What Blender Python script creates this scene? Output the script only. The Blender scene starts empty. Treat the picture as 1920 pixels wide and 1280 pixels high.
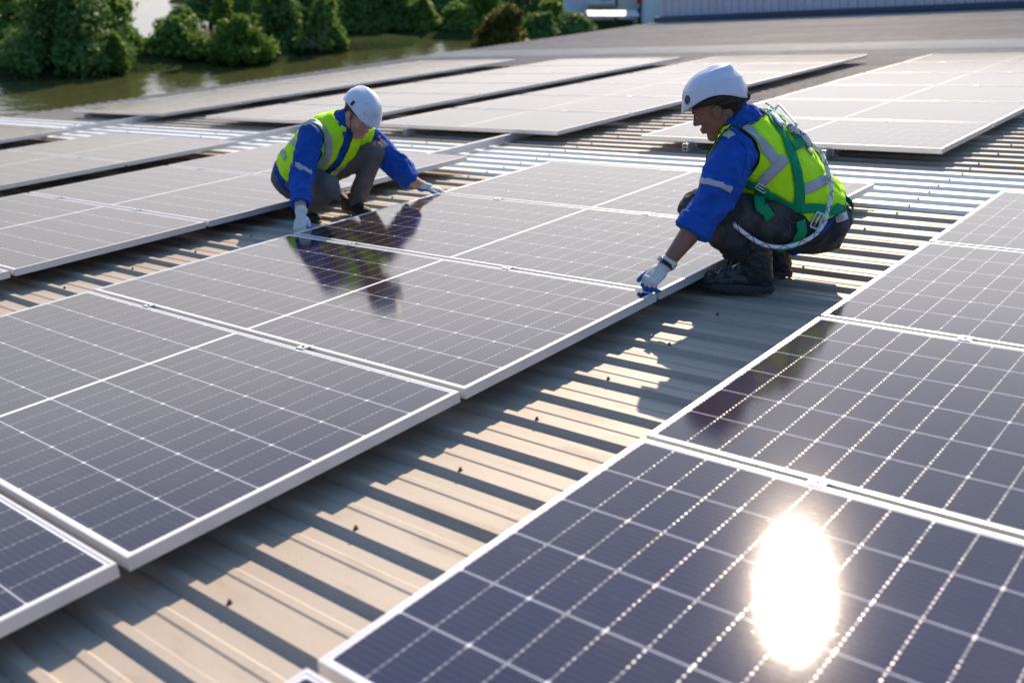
import bpy, bmesh, math, random
import numpy as np
from mathutils import Vector, Matrix, noise
from mathutils.bvhtree import BVHTree

S = bpy.context.scene
COL = S.collection
# ------------------------------------------------------------------ camera
CAM_POS = Vector((4.111941, -0.861924, 1.513826))
CX = Vector((0.770893896, 0.636963580, 0.0))
CY = Vector((-0.249357063, 0.301787801, 0.920187578))
CZ = Vector((0.586125974, -0.709366987, 0.391477741))
FPX = 1827.97
cd = bpy.data.cameras.new("camera"); cam = bpy.data.objects.new("camera", cd); COL.objects.link(cam)
cam.matrix_world = Matrix(((CX.x, CY.x, CZ.x, CAM_POS.x), (CX.y, CY.y, CZ.y, CAM_POS.y), (CX.z, CY.z, CZ.z, CAM_POS.z), (0, 0, 0, 1)))
cd.sensor_width = 36; cd.sensor_fit = 'HORIZONTAL'; cd.lens = FPX / 1920 * 36
cd.clip_start = 0.05; cd.clip_end = 5000
cd.dof.use_dof = True; cd.dof.focus_distance = 4.0; cd.dof.aperture_fstop = 2.2; cd.dof.aperture_blades = 0
S.camera = cam
# ------------------------------------------------------------------ sky and sun
SUN = Vector((-0.37652547, 0.76128922, 0.52788947)).normalized()
W = bpy.data.worlds.new("World"); S.world = W; W.use_nodes = True
wn = W.node_tree; wn.nodes.clear()
sky = wn.nodes.new('ShaderNodeTexSky'); sky.sky_type = 'NISHITA'; sky.sun_disc = False
sky.sun_elevation = math.asin(SUN.z); sky.sun_rotation = math.atan2(SUN.x, SUN.y)
sky.air_density = 1.0; sky.dust_density = 1.5; sky.ozone_density = 2.5; sky.altitude = 0
bg = wn.nodes.new('ShaderNodeBackground'); bg.inputs[1].default_value = 0.07
wo = wn.nodes.new('ShaderNodeOutputWorld')
# milky humid haze: a pale belt low in the sky, brightest under the sun, clear blue overhead
def wmath(op, *a):
    n = wn.nodes.new('ShaderNodeMath'); n.operation = op
    for i, q in enumerate(a):
        if isinstance(q, (int, float)): n.inputs[i].default_value = q
        else: wn.links.new(q, n.inputs[i])
    return n.outputs[0]
tc = wn.nodes.new('ShaderNodeTexCoord'); sx = wn.nodes.new('ShaderNodeSeparateXYZ'); wn.links.new(tc.outputs['Generated'], sx.inputs[0])
X_, Y_, Z_ = sx.outputs
hl = math.hypot(SUN.x, SUN.y)
dot_ = wmath('ADD', wmath('MULTIPLY', X_, SUN.x / hl), wmath('MULTIPLY', Y_, SUN.y / hl))
hor = wmath('SQRT', wmath('MAXIMUM', wmath('SUBTRACT', 1.0, wmath('MULTIPLY', Z_, Z_)), 0.0004))
az = wmath('POWER', wmath('ADD', wmath('MULTIPLY', wmath('DIVIDE', dot_, hor), 0.5), 0.5), 4.0)
azf = wmath('ADD', wmath('MULTIPLY', az, 0.90), 0.10)
rp = wn.nodes.new('ShaderNodeValToRGB'); wn.links.new(Z_, rp.inputs[0]); el = rp.color_ramp.elements
while len(el) < 7: el.new(0.5)
for e_, (p_, v_) in zip(el, ((0.0, .74), (.14, .88), (.26, 1.0), (.37, .50), (.50, .21), (.80, .12), (1.0, .10))): e_.position = p_; e_.color = (v_, v_, v_, 1)
hz = wmath('MULTIPLY', wmath('MULTIPLY', rp.outputs[0], azf), 15.0)
hcol = wn.nodes.new('ShaderNodeVectorMath'); hcol.operation = 'SCALE'; hcol.inputs[0].default_value = (1.0, 0.93, 0.86); wn.links.new(hz, hcol.inputs[3])
zf = wmath('MINIMUM', 1.0, wmath('ADD', 0.12, wmath('MULTIPLY', Z_, 1.7)))
mn = wn.nodes.new('ShaderNodeVectorMath'); mn.operation = 'MINIMUM'; mn.inputs[1].default_value = (4.6, 5.3, 7.0); wn.links.new(sky.outputs[0], mn.inputs[0])
bl = wn.nodes.new('ShaderNodeVectorMath'); bl.operation = 'ADD'; bl.inputs[1].default_value = (0.3, 1.4, 3.2); wn.links.new(mn.outputs[0], bl.inputs[0])
sc_ = wn.nodes.new('ShaderNodeVectorMath'); sc_.operation = 'SCALE'; wn.links.new(bl.outputs[0], sc_.inputs[0]); wn.links.new(zf, sc_.inputs[3])
ad = wn.nodes.new('ShaderNodeVectorMath'); ad.operation = 'ADD'; wn.links.new(hcol.outputs[0], ad.inputs[0]); wn.links.new(sc_.outputs[0], ad.inputs[1])
wn.links.new(ad.outputs[0], bg.inputs[0]); wn.links.new(bg.outputs[0], wo.inputs[0])
sl = bpy.data.lights.new("sun", 'SUN'); sl.energy = 5.0; sl.angle = math.radians(0.5); sl.color = (1.0, 0.81, 0.60)
so = bpy.data.objects.new("sun", sl); COL.objects.link(so)
so.rotation_euler = (-SUN).to_track_quat('-Z', 'Y').to_euler()
S.view_settings.view_transform = 'Standard'; S.view_settings.look = 'None'
S.view_settings.exposure = 0.75; S.view_settings.gamma = 1.0
S.render.engine = 'CYCLES'
S.cycles.max_bounces = 6; S.cycles.transparent_max_bounces = 8
S.cycles.use_denoising = True
S.cycles.sample_clamp_indirect = 6

# ------------------------------------------------------------------ frames and helpers
PITCH = math.radians(5.03946)
RW = Matrix.Rotation(-PITCH, 4, 'Y')          # roof frame (u along ribs, v along the arrays, w normal) to world
RW3 = RW.to_3x3()
def rw(u, v, w=0.0): return RW3 @ Vector((u, v, w))
def ray(px, py):
    return (CX * ((px - 960) / FPX) - CY * ((py - 640) / FPX) - CZ)
def at_z(px, py, z):
    d = ray(px, py); return CAM_POS + d * ((z - CAM_POS.z) / d.z)
def on_roof(px, py, w):
    n = RW3 @ Vector((0, 0, 1)); d = ray(px, py); return CAM_POS + d * ((w - CAM_POS.dot(n)) / d.dot(n))
WATER = -5.49

def tag(o, label=None, cat=None, group=None, kind=None):
    if label: o['label'] = label
    if cat: o['category'] = cat
    if group: o['group'] = group
    if kind: o['kind'] = kind
    return o
def empty(name, loc=(0, 0, 0), mat=None):
    o = bpy.data.objects.new(name, None); COL.objects.link(o); o.empty_display_size = 0.2
    if mat is not None: o.matrix_world = mat
    else: o.location = loc
    return o
def link(name, me, m, parent=None, smooth=False):
    o = bpy.data.objects.new(name, me); COL.objects.link(o)
    if m is not None:
        for x in (m if isinstance(m, (list, tuple)) else [m]): me.materials.append(x)
    if parent: o.parent = parent
    if smooth: me.polygons.foreach_set('use_smooth', [True] * len(me.polygons)); me.update()
    return o
def obj(name, bm, m, parent=None, smooth=False):
    me = bpy.data.meshes.new(name); bm.normal_update(); bm.to_mesh(me); bm.free()
    return link(name, me, m, parent, smooth)
def wparent(o, p):     # parent an object whose mesh is in world coordinates
    o.parent = p; o.matrix_parent_inverse = p.matrix_world.inverted()
    return o
def box(bm, x0, x1, y0, y1, z0, z1):
    vs = [bm.verts.new((x, y, z)) for z in (z0, z1) for y in (y0, y1) for x in (x0, x1)]
    for f in ((0, 2, 3, 1), (4, 5, 7, 6), (0, 1, 5, 4), (2, 6, 7, 3), (0, 4, 6, 2), (1, 3, 7, 5)):
        bm.faces.new([vs[i] for i in f])
    return vs
def bevel(bm, w, seg=1):
    bmesh.ops.bevel(bm, geom=bm.edges[:], offset=w, segments=seg, affect='EDGES', profile=0.5)

# ------------------------------------------------------------------ shader maths
class V:
    def __init__(s, nt, sock): s.nt, s.k = nt, sock
    def _m(s, op, *a, clamp=False):
        n = s.nt.nodes.new('ShaderNodeMath'); n.operation = op; n.use_clamp = clamp
        for i, x in enumerate((s,) + a):
            if isinstance(x, V): s.nt.links.new(x.k, n.inputs[i])
            else: n.inputs[i].default_value = float(x)
        return V(s.nt, n.outputs[0])
    def __add__(s, o): return s._m('ADD', o)
    __radd__ = __add__
    def __sub__(s, o): return s._m('SUBTRACT', o)
    def __mul__(s, o): return s._m('MULTIPLY', o)
    __rmul__ = __mul__
    def __truediv__(s, o): return s._m('DIVIDE', o)
    def abs(s): return s._m('ABSOLUTE')
    def fract(s): return s._m('FRACT')
    def floor(s): return s._m('FLOOR')
    def min(s, o): return s._m('MINIMUM', o)
    def max(s, o): return s._m('MAXIMUM', o)
    def lt(s, o): return s._m('LESS_THAN', o)
    def gt(s, o): return s._m('GREATER_THAN', o)
    def sat(s): return s._m('ADD', 0.0, clamp=True)
    def tri(s):                    # distance to the nearest integer
        return ((s + 0.5).fract() - 0.5).abs()
class Mat:
    def __init__(s, name, color=(0.5, 0.5, 0.5), rough=0.5, metal=0.0, **kw):
        s.m = bpy.data.materials.new(name); s.m.use_nodes = True; s.nt = s.m.node_tree; s.nt.nodes.clear()
        s.b = s.nt.nodes.new('ShaderNodeBsdfPrincipled'); s.o = s.nt.nodes.new('ShaderNodeOutputMaterial')
        s.nt.links.new(s.b.outputs[0], s.o.inputs[0])
        s.set('Base Color', color); s.set('Roughness', rough); s.set('Metallic', metal)
        for k, v in kw.items(): s.set(k.replace('_', ' '), v)
        s._c = {}
    def set(s, k, v):
        i = s.b.inputs[k]
        if isinstance(v, V): s.nt.links.new(v.k, i)
        elif isinstance(v, bpy.types.NodeSocket): s.nt.links.new(v, i)
        elif isinstance(v, (tuple, list)): i.default_value = (*v[:3], 1.0) if len(i.default_value) == 4 else v
        else: i.default_value = v
        return s
    def coord(s, kind='Object'):
        if kind not in s._c:
            n = s.nt.nodes.new('ShaderNodeTexCoord'); s._c[kind] = n.outputs[kind]
        return s._c[kind]
    def xyz(s, sock=None):
        n = s.nt.nodes.new('ShaderNodeSeparateXYZ'); s.nt.links.new(sock or s.coord(), n.inputs[0])
        return [V(s.nt, n.outputs[i]) for i in range(3)]
    def scaled(s, sc, sock=None):
        n = s.nt.nodes.new('ShaderNodeVectorMath'); n.operation = 'MULTIPLY'; n.inputs[1].default_value = sc
        s.nt.links.new(sock or s.coord(), n.inputs[0]); return n.outputs[0]
    def noise(s, scale, detail=3, rough=0.5, stretch=None, dist=0.0, kind='Object'):
        n = s.nt.nodes.new('ShaderNodeTexNoise'); n.inputs['Scale'].default_value = scale
        n.inputs['Detail'].default_value = detail; n.inputs['Roughness'].default_value = rough; n.inputs['Distortion'].default_value = dist
        c = s.coord(kind)
        if stretch: c = s.scaled(stretch, c)
        s.nt.links.new(c, n.inputs['Vector']); return V(s.nt, n.outputs[0])
    def white(s, x, y, z=0.0):
        c = s.nt.nodes.new('ShaderNodeCombineXYZ')
        for i, q in enumerate((x, y, z)):
            if isinstance(q, V): s.nt.links.new(q.k, c.inputs[i])
            else: c.inputs[i].default_value = q
        n = s.nt.nodes.new('ShaderNodeTexWhiteNoise'); n.noise_dimensions = '3D'; s.nt.links.new(c.outputs[0], n.inputs[0])
        return V(s.nt, n.outputs[0])
    def rand(s):
        n = s.nt.nodes.new('ShaderNodeObjectInfo'); return V(s.nt, n.outputs['Random'])
    def mix(s, f, a, b, mode='MIX'):
        n = s.nt.nodes.new('ShaderNodeMix'); n.data_type = 'RGBA'; n.blend_type = mode; n.clamp_factor = True
        for i, x in ((0, f), (6, a), (7, b)):
            if isinstance(x, V): s.nt.links.new(x.k, n.inputs[i])
            elif isinstance(x, bpy.types.NodeSocket): s.nt.links.new(x, n.inputs[i])
            elif i == 0: n.inputs[i].default_value = x
            else: n.inputs[i].default_value = (*x[:3], 1.0)
        return n.outputs[2]
    def ramp(s, f, stops):
        n = s.nt.nodes.new('ShaderNodeValToRGB'); s.nt.links.new(f.k, n.inputs[0]); e = n.color_ramp.elements
        while len(e) < len(stops): e.new(0.5)
        for i, (p, c) in enumerate(stops):
            e[i].position = p; e[i].color = (*c[:3], 1.0) if isinstance(c, (tuple, list)) else (c, c, c, 1)
        return n.outputs[0]
    def bump(s, h, strength=0.3, dist=0.01):
        n = s.nt.nodes.new('ShaderNodeBump'); n.inputs['Strength'].default_value = strength; n.inputs['Distance'].default_value = dist
        s.nt.links.new(h.k if isinstance(h, V) else h, n.inputs['Height']); s.nt.links.new(n.outputs[0], s.b.inputs['Normal']); return s
# ------------------------------------------------------------------ materials of the place
def m_roof(name, base, dirt, light, rough, bump=0.25):
    M = Mat(name, base, rough)
    n1 = M.noise(1.3, 5, 0.6, (0.35, 1.0, 1.0)); n2 = M.noise(14, 4, 0.6, (0.25, 1.0, 1.0)); n3 = M.noise(90, 3, 0.6)
    c = M.mix(M.noise(2.0, 4, 0.6, (0.5, 2.0, 1)), base, dirt)
    c = M.mix((n1 - 0.45) * 2.2, c, light)
    c = M.mix((n2 - 0.56) * 3.0, c, tuple(x * 0.62 for x in dirt))
    st = M.noise(0.55, 6, 0.7, (0.5, 1.6, 1), 0.8); c = M.mix((st - 0.56) * 2.6, c, tuple(x * 0.55 for x in dirt))
    c = M.mix((n3 - 0.60) * 2.5, c, tuple(x * 0.45 for x in dirt))
    # every few ribs one sheet ends: neighbouring sheets weathered differently
    x, y, z = M.xyz(); sheet = M.white(((y - 0.06) / 0.76).floor(), 3.0)
    c = M.mix(sheet * 0.22, c, tuple(v * 0.72 for v in dirt))
    rib = ((y - 0.076) / 0.19).tri() * 0.19; c = M.mix((rib * -300.0 + 1.0) * ((n3 - 0.3) * 3.0), c, (0.05, 0.045, 0.04))   # grime along the foot of each rib
    grain = M.noise(320, 2, 0.7); c = M.mix((grain - 0.5) * 1.6, c, tuple(v * 0.6 for v in base))
    M.set('Base Color', c); M.set('Roughness', (n2 * 0.25 + (rough - 0.12)))
    M.bump(n3 * 0.6 + n2, bump, 0.002)
    return M.m
ROOF = m_roof('weathered_roof_sheet', (0.36, 0.325, 0.285), (0.35, 0.275, 0.21), (0.41, 0.38, 0.35), 0.62)
ROOF_OLD = m_roof('old_galvanised_sheet', (0.40, 0.345, 0.305), (0.29, 0.235, 0.20), (0.47, 0.42, 0.38), 0.6)
SKYL_OLD = m_roof('dusty_skylight', (0.56, 0.52, 0.47), (0.46, 0.42, 0.37), (0.62, 0.58, 0.53), 0.5)
SKYL = m_roof('fibreglass_skylight', (0.82, 0.80, 0.74), (0.70, 0.68, 0.62), (0.88, 0.86, 0.80), 0.34, 0.2)

ALU = Mat('anodised_frame', (0.60, 0.60, 0.61), 0.34, 0.3)
ALU.set('Roughness', ALU.noise(60, 2, 0.5, (0.05, 0.05, 1)) * 0.2 + 0.26); ALU = ALU.m
ALUD = Mat('aluminium_rail', (0.55, 0.57, 0.60), 0.42, 0.7).m
STEEL = Mat('rusty_screw', (0.10, 0.075, 0.06), 0.55, 0.6).m
BACK = Mat('backsheet', (0.75, 0.75, 0.75), 0.6).m

L, SS = 2.279, 1.1135           # panel length and width
LIP = 0.011
def make_cells():
    M = Mat('solar_cells', (0.01, 0.012, 0.03), 0.11)
    x, y, z = M.xyz()
    r = M.rand()
    xm = (x - L / 2).abs() - 0.0075
    px = 0.0928; py = (SS - 2 * LIP - 0.012) / 6
    cx = xm / px; cy = (y - (LIP + 0.006)) / py
    dx = cx.tri() * px; dy = cy.tri() * py
    dfull = (cx * 0.5).tri() * (2 * px)
    ix, iy = cx.floor(), cy.floor()
    cellr = M.white(ix + (x * 1000).floor().gt(L * 500) * 31.0, iy, r * 97.0)
    c = M.mix(cellr, (0.004, 0.006, 0.042), (0.009, 0.008, 0.038))
    lw = M.nt.nodes.new('ShaderNodeLayerWeight'); lw.inputs[0].default_value = 0.5      # interference coat: blue face on, brown at a slant
    c = M.mix((V(M.nt, lw.outputs['Facing']) - 0.44) * 3.2, c, (0.015, 0.0105, 0.0105))
    c = M.mix(r * 0.30, c, (0.012, 0.009, 0.022))
    # wires printed along the long side, ten to a cell
    by = (cy * 10.0 + 0.5).tri() * (py / 10)
    wire = by.lt(0.00045)
    c = M.mix(wire * 0.13, c, (0.45, 0.46, 0.50))
    # gaps between half cells with solder dots where the wires cross
    c = M.mix(dx.lt(0.0011) * 0.5, c, (0.42, 0.43, 0.50))
    dot = (dx / 0.0023 * (dx / 0.0023) + by / 0.0015 * (by / 0.0015)).lt(1.0)
    dr = M.white((cy * 10.0).floor(), (cx + 0.5).floor(), r * 31.0)
    c = M.mix(dot * (dr * 0.5 + 0.3), c, (0.55, 0.55, 0.58))
    # white gaps between the rows of cells, chamfered cell corners
    c = M.mix(dy.lt(0.0014) * 0.95, c, (0.52, 0.54, 0.62))
    c = M.mix((dfull + dy).lt(0.0062), c, (0.72, 0.73, 0.78))
    edge = xm.lt(0.0).max(xm.gt(12 * px)).max(cy.lt(0.0)).max(cy.gt(6.0))
    c = M.mix(edge, c, (0.74, 0.74, 0.76))
    # thin dust film, dried rinse marks and drops
    mark = M.noise(5.5, 6, 0.72, (0.6, 1.5, 1), 1.2); c = M.mix((mark - 0.60) * 0.40, c, (0.46, 0.42, 0.38))
    dust = M.noise(2.2, 5, 0.65); spk = M.noise(140, 2, 0.5)
    c = M.mix((dust - 0.28) * 0.10, c, (0.40, 0.33, 0.28))
    c = M.mix((spk - 0.70) * 6.0 * (dust - 0.15), c, (0.5, 0.47, 0.44))
    M.nt.nodes.remove(M.b)
    nd = M.nt.nodes; lk = M.nt.links
    df = nd.new('ShaderNodeBsdfDiffuse'); lk.new(c, df.inputs[0])
    dm = nd.new('ShaderNodeBsdfGlossy'); dm.distribution = 'GGX'; dm.inputs['Roughness'].default_value = 0.38; dm.inputs[0].default_value = (.6, .58, .56, 1)
    mx = nd.new('ShaderNodeMixShader'); lk.new((dot * (dr * 0.5 + 0.08)).k, mx.inputs[0]); lk.new(df.outputs[0], mx.inputs[1]); lk.new(dm.outputs[0], mx.inputs[2])
    bp = nd.new('ShaderNodeBump'); bp.inputs['Strength'].default_value = 0.16; bp.inputs['Distance'].default_value = 0.0004; lk.new(M.noise(420, 2, 0.5).k, bp.inputs['Height'])
    g1 = nd.new('ShaderNodeBsdfGlossy'); g1.distribution = 'BECKMANN'; lk.new((dust * 0.03 + 0.055).k, g1.inputs['Roughness'])
    g2 = nd.new('ShaderNodeBsdfGlossy'); g2.distribution = 'GGX'; g2.inputs['Roughness'].default_value = 0.125
    for g_ in (g1, g2): g_.inputs[0].default_value = (.98, .97, .965, 1); lk.new(bp.outputs[0], g_.inputs['Normal'])
    mg = nd.new('ShaderNodeMixShader'); mg.inputs[0].default_value = 0.07; lk.new(g1.outputs[0], mg.inputs[1]); lk.new(g2.outputs[0], mg.inputs[2])
    fr = nd.new('ShaderNodeFresnel'); fr.inputs[0].default_value = 1.52
    fin = nd.new('ShaderNodeMixShader'); lk.new(fr.outputs[0], fin.inputs[0]); lk.new(mx.outputs[0], fin.inputs[1]); lk.new(mg.outputs[0], fin.inputs[2])
    lk.new(fin.outputs[0], M.o.inputs[0])
    return M.m
CELLS = make_cells()

# ------------------------------------------------------------------ the roof under the arrays
RP, R0 = 0.19, 0.076            # rib pitch and phase
PAN, TOP = -0.122, -0.1030
VMIN, VMAX = -3.5, 26.0
UR = 9.0
def eave_u(v): return -11.0 - 0.075 * max(0.0, v - 5.0)
def rib_profile(k):
    v = R0 + RP * k
    return [(v + 0.0070, PAN), (v + 0.0225, TOP), (v + 0.0460, TOP), (v + 0.0600, PAN),
            (v + 0.115, PAN), (v + 0.121, PAN + 0.003), (v + 0.142, PAN + 0.003), (v + 0.148, PAN)]
def sheet(k0, k1, m, name, parent, lift=0.0, u0=None, u1=UR):
    pts = []
    for k in range(k0, k1): pts += rib_profile(k)
    pts.append(rib_profile(k1)[0])
    us = [0.0, 0.25, 0.5, 0.75, 1.0]
    bm = bmesh.new(); rows = []
    rnd = random.Random(k0)
    for (v, w) in pts:
        e = eave_u(v)
        rows.append([bm.verts.new((e + (u1 - e) * t, v, w + lift)) for t in us])
    for a, b in zip(rows, rows[1:]):
        for i in range(len(us) - 1): bm.faces.new((a[i], a[i + 1], b[i + 1], b[i]))
    # eave edge turned down a little so the sheet has thickness
    low = [bm.verts.new((r[0].co.x + 0.002, r[0].co.y, r[0].co.z - 0.006)) for r in rows]
    for i in range(len(rows) - 1): bm.faces.new((rows[i][0], rows[i + 1][0], low[i + 1], low[i]))
    o = obj(name, bm, m, parent)
    return o
bld = empty('factory_building', mat=RW.copy())
tag(bld, 'long low factory building under a ribbed beige metal roof carrying the solar panels', 'building')
kA, kB, kC, kD, kE, kF = -19, 23, 29, 78, 86, 136
sheet(kA, kB, ROOF, 'roof', bld); sheet(kC, 60, ROOF, 'roof', bld); sheet(60, kD, ROOF_OLD, 'roof', bld); sheet(kE, kF, ROOF_OLD, 'roof', bld)
tag(sheet(kB, kC, SKYL, 'skylight_sheet', bld, 0.003), 'glaring white fibreglass strip crossing the roof behind the workers')
tag(sheet(kD, kE, SKYL_OLD, 'skylight_sheet', bld, 0.003), 'pale strip crossing the far part of the roof')
# walls under the roof
bm = bmesh.new()
box(bm, -10.7, UR - 0.2, VMIN + 0.2, VMAX - 0.3, -6.3, -0.20)
o = obj('wall', bm, Mat('grey_wall', (0.42, 0.43, 0.42), 0.8).m, bld)
# hexagonal roofing screws with rubber washers on the ribs
def screw_mesh():
    bm = bmesh.new()
    bmesh.ops.create_cone(bm, cap_ends=True, segments=10, radius1=0.0075, radius2=0.0065, depth=0.003, matrix=Matrix.Translation((0, 0, 0.0015)))
    bmesh.ops.create_cone(bm, cap_ends=True, segments=6, radius1=0.0042, radius2=0.0040, depth=0.007, matrix=Matrix.Translation((0, 0, 0.0065)))
    me = bpy.data.meshes.new('screw'); bm.to_mesh(me); bm.free(); me.materials.append(STEEL); return me
scm = screw_mesh()
scr = []
for ul, par in ((2.48, 0), (-0.55, 0), (-3.6, 0), (-6.6, 0), (5.5, 0)):
    for k in range(-6, 60):
        sky_band = kB - 1 <= k < kC + 1
        if k % 2 == 0 or sky_band: scr.append((ul + random.Random(k * 7 + int(ul * 10)).uniform(-.015, .015), R0 + RP * k + 0.0345, TOP + (0.003 if sky_band else 0)))
for ul in (-8.2, -5.1, -2.1, 1.0, 4.0):
    for k in range(kB - 1, kC + 1): scr.append((ul, R0 + RP * k + 0.0345, TOP + 0.003))
cr = RW3.inverted() @ CAM_POS
vis = []
for s_ in scr:
    p = RW3 @ Vector(s_) - CAM_POS; z = -p.dot(CZ)
    if z > 0.3 and abs(p.dot(CX) / z * FPX) < 980 and abs(p.dot(CY) / z * FPX) < 660: vis.append((z, s_))
vis.sort()
for z, s_ in vis[:90]:
    o = bpy.data.objects.new('screw', scm); COL.objects.link(o); o.parent = bld; o.location = s_; o.rotation_euler = (0, 0, s_[1] * 9)
bm = bmesh.new()
for z, s_ in vis[90:]:
    bm.from_mesh(scm); vs = bm.verts[-len(scm.vertices):]
    for v_ in vs: v_.co += Vector(s_)
o = obj('screw', bm, STEEL, bld); o['kind'] = 'stuff'

# ------------------------------------------------------------------ solar panels
def frame_mesh():
    bm = bmesh.new(); H = 0.035; c = 0.0008
    def prof(d): return d
    # section of the bar: outer wall, rounded top lip, inner drop to the glass, bottom flange
    sec = [(0.0, -H), (0.0, -c), (c, 0.0), (LIP - c, 0.0), (LIP, -c), (LIP, -0.006), (0.003, -0.006), (0.003, -H + 0.002), (0.024, -H + 0.002), (0.024, -H)]
    rings = []
    for sx, sy in ((0, 0), (1, 0), (1, 1), (0, 1)):
        ring = []
        for d, z in sec:
            ring.append(bm.verts.new((d if sx == 0 else L - d, d if sy == 0 else SS - d, z)))
        rings.append(ring)
    n = len(sec)
    for i in range(4):
        a, b = rings[i], rings[(i + 1) % 4]
        for j in range(n): bm.faces.new((a[j], b[j], b[(j + 1) % n], a[(j + 1) % n]))
    bmesh.ops.recalc_face_normals(bm, faces=bm.faces)
    me = bpy.data.meshes.new('frame'); bm.to_mesh(me); bm.free(); me.materials.append(ALU); return me
def glass_mesh():
    bm = bmesh.new(); e = 0.0035
    vs = box(bm, e, L - e, e, SS - e, -0.0055, -0.0016)
    me = bpy.data.meshes.new('cell_glass'); bm.to_mesh(me); bm.free(); me.materials.append(CELLS); me.materials.append(BACK)
    for p in me.polygons: p.material_index = 0 if p.normal.z > 0.5 else 1
    return me
def clamp_mesh():
    bm = bmesh.new()
    box(bm, -0.018, 0.018, -0.0115, 0.0115, -0.030, -0.0005)
    box(bm, -0.020, 0.020, -0.018, -0.0002, 0.0006, 0.0030); box(bm, -0.020, 0.020, 0.0002, 0.018, 0.0006, 0.0030)
    bmesh.ops.create_cone(bm, cap_ends=True, segments=12, radius1=0.0055, radius2=0.0055, depth=0.005, matrix=Matrix.Translation((0, 0, 0.0058)))
    bmesh.ops.recalc_face_normals(bm, faces=bm.faces)
    me = bpy.data.meshes.new('clamp'); bm.to_mesh(me); bm.free(); me.materials.append(ALUD); return me
FM, GM, CM = frame_mesh(), glass_mesh(), clamp_mesh()
def panel(u0, v0, label, clamps=(0.485, 1.51), first=False):
    t = empty('solar_panel', mat=RW @ Matrix.Translation((u0, v0, 0)))
    tag(t, label, 'solar panel', 'framed solar panels laid in arrays on the roof')
    for nm, me in (('frame', FM), ('cell_glass', GM)):
        o = bpy.data.objects.new(nm, me); COL.objects.link(o); o.parent = t
    for c in clamps:
        o = bpy.data.objects.new('clamp', CM); COL.objects.link(o); o.parent = t; o.location = (c, SS + 0.0123, 0)
    return t
PV = SS + 0.0246
ordn = ['nearest', 'second', 'third', 'fourth', 'fifth', 'sixth']
# array in the middle, worked on by both people
mid = ['dark blue panel cut off at the lower left corner, near end of the middle array',
       'large nearer panel of the middle array, right beside the lower left corner panel',
       'panel mirroring the kneeling worker, second large one of the middle array',
       'panel of the middle array between the two workers, its left edge held by both gloves',
       'farthest panel of the middle array, running behind the worker in the harness']
for i in range(5): panel(0.0, (i - 1) * PV, mid[i], clamps=() if i == 4 else (0.485, 1.51))
rt = ['panel corner just showing at the bottom edge, below the sun glare panel',
      'panel at lower right with the blown out sun glare on its cells',
      'panel at right just beyond the one with the sun glare, brown reflection at its corner',
      'bluish panel of the right array, second from its far end',
      'farthest panel of the right array, cut off by the right edge of the picture']
for i in range(5): panel(2.927, 0.016 + (i - 1) * PV, rt[i], clamps=() if i == 4 else (0.485, 1.51))
lf = ['sliver of a panel at the left edge, nearest of the kneeling worker\'s left array',
      'greyish panel at the left edge beside the strip of sunlit roof',
      'greyish panel of the left array ending just left of the kneeling worker',
      'farthest panel of the left array, passing behind the kneeling worker']
for i in range(4): panel(-3.048, 1.1225 + (i - 1) * PV, lf[i], clamps=() if i == 3 else (0.485, 1.51))
l4 = ['panel at the left edge in the second array from the left', 'farthest panel of the second array from the left, by the white strip']
for i in range(2): panel(-5.910, 3.371 + (i - 1) * PV, l4[i], clamps=() if i == 1 else (0.485, 1.51))
panel(-9.137, 4.537 - SS, 'brown grey panel corner of the leftmost array, at the left edge', clamps=())
FP = SS + 0.048
FN = ['panel of the far right array behind the harness', 'panel of the far central array between the helmets',
      'panel of the far array behind the left helmet', 'brownish panel of the array beside the river']
for b, (u0, v0) in enumerate(((-0.010, 5.7216), (-3.146, 5.76), (-6.019, 5.7451), (-9.325, 5.80))):
    for i in range(6):
        t = panel(u0, v0 + i * FP, FN[b] + ', ' + ('closest to the camera' if i == 0 else ordn[i] + ' from the near end' if i < 5 else 'at the far end'), clamps=() if i == 5 else (0.485, 1.51))
        for o in t.children:
            if o.name.startswith('clamp'): o.location.y = SS + 0.024
# mounting rails and their feet
def rail(u, v0, v1, label):
    t = empty('mounting_rail', mat=RW @ Matrix.Translation((u, v0, 0)))
    tag(t, label, 'rail', 'mounting rails under the far arrays')
    bm = bmesh.new(); n = v1 - v0
    for a, b, c, d in ((-.02, -.017, -.092, -.0365), (.017, .02, -.092, -.0365), (-.017, .017, -.092, -.089), (-.017, -.006, -.0395, -.0365), (.006, .017, -.0395, -.0365), (-.017, .017, -.066, -.063)):
        box(bm, a, b, 0, n, c, d)
    obj('bar', bm, ALUD, t)
    k = math.ceil((v0 - R0) / RP) + 0
    while R0 + RP * k + .0345 < v1:
        y = R0 + RP * k + .0345 - v0
        if y > 0.02:
            bm = bmesh.new()
            box(bm, .0205, .025, y - .02, y + .02, -.0965, -.045); box(bm, .025, .055, y - .02, y + .02, -.0965, -.092)
            obj('foot', bm, ALUD, t)
        k += 6
for a in ((-1.36, 4.3, 7.4, 'bare aluminium rail right of the kneeling worker, leading to the central far array'),
          (-4.17, 4.3, 7.4, 'bare aluminium rail left of the kneeling worker\'s shoulder, crossing the white strip'),
          (-7.45, 4.3, 7.4, 'bare aluminium rail at far left, crossing the white strip towards the river array'),
          (0.42, 5.66, 8.0, 'rail end poking out under the right far array, by the black face'[:0] + 'rail end under the right far array, left of the harness worker\'s arm'),
          (1.50, 5.66, 8.0, 'rail end under the right far array, right of the harness worker\'s back'),
          (-2.66, 5.70, 8.0, 'rail end under the central far array, right beside the kneeling worker\'s helmet'),
          (-8.9, 5.74, 8.0, 'rail end under the near left corner of the array beside the river')):
    rail(*a)

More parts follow.
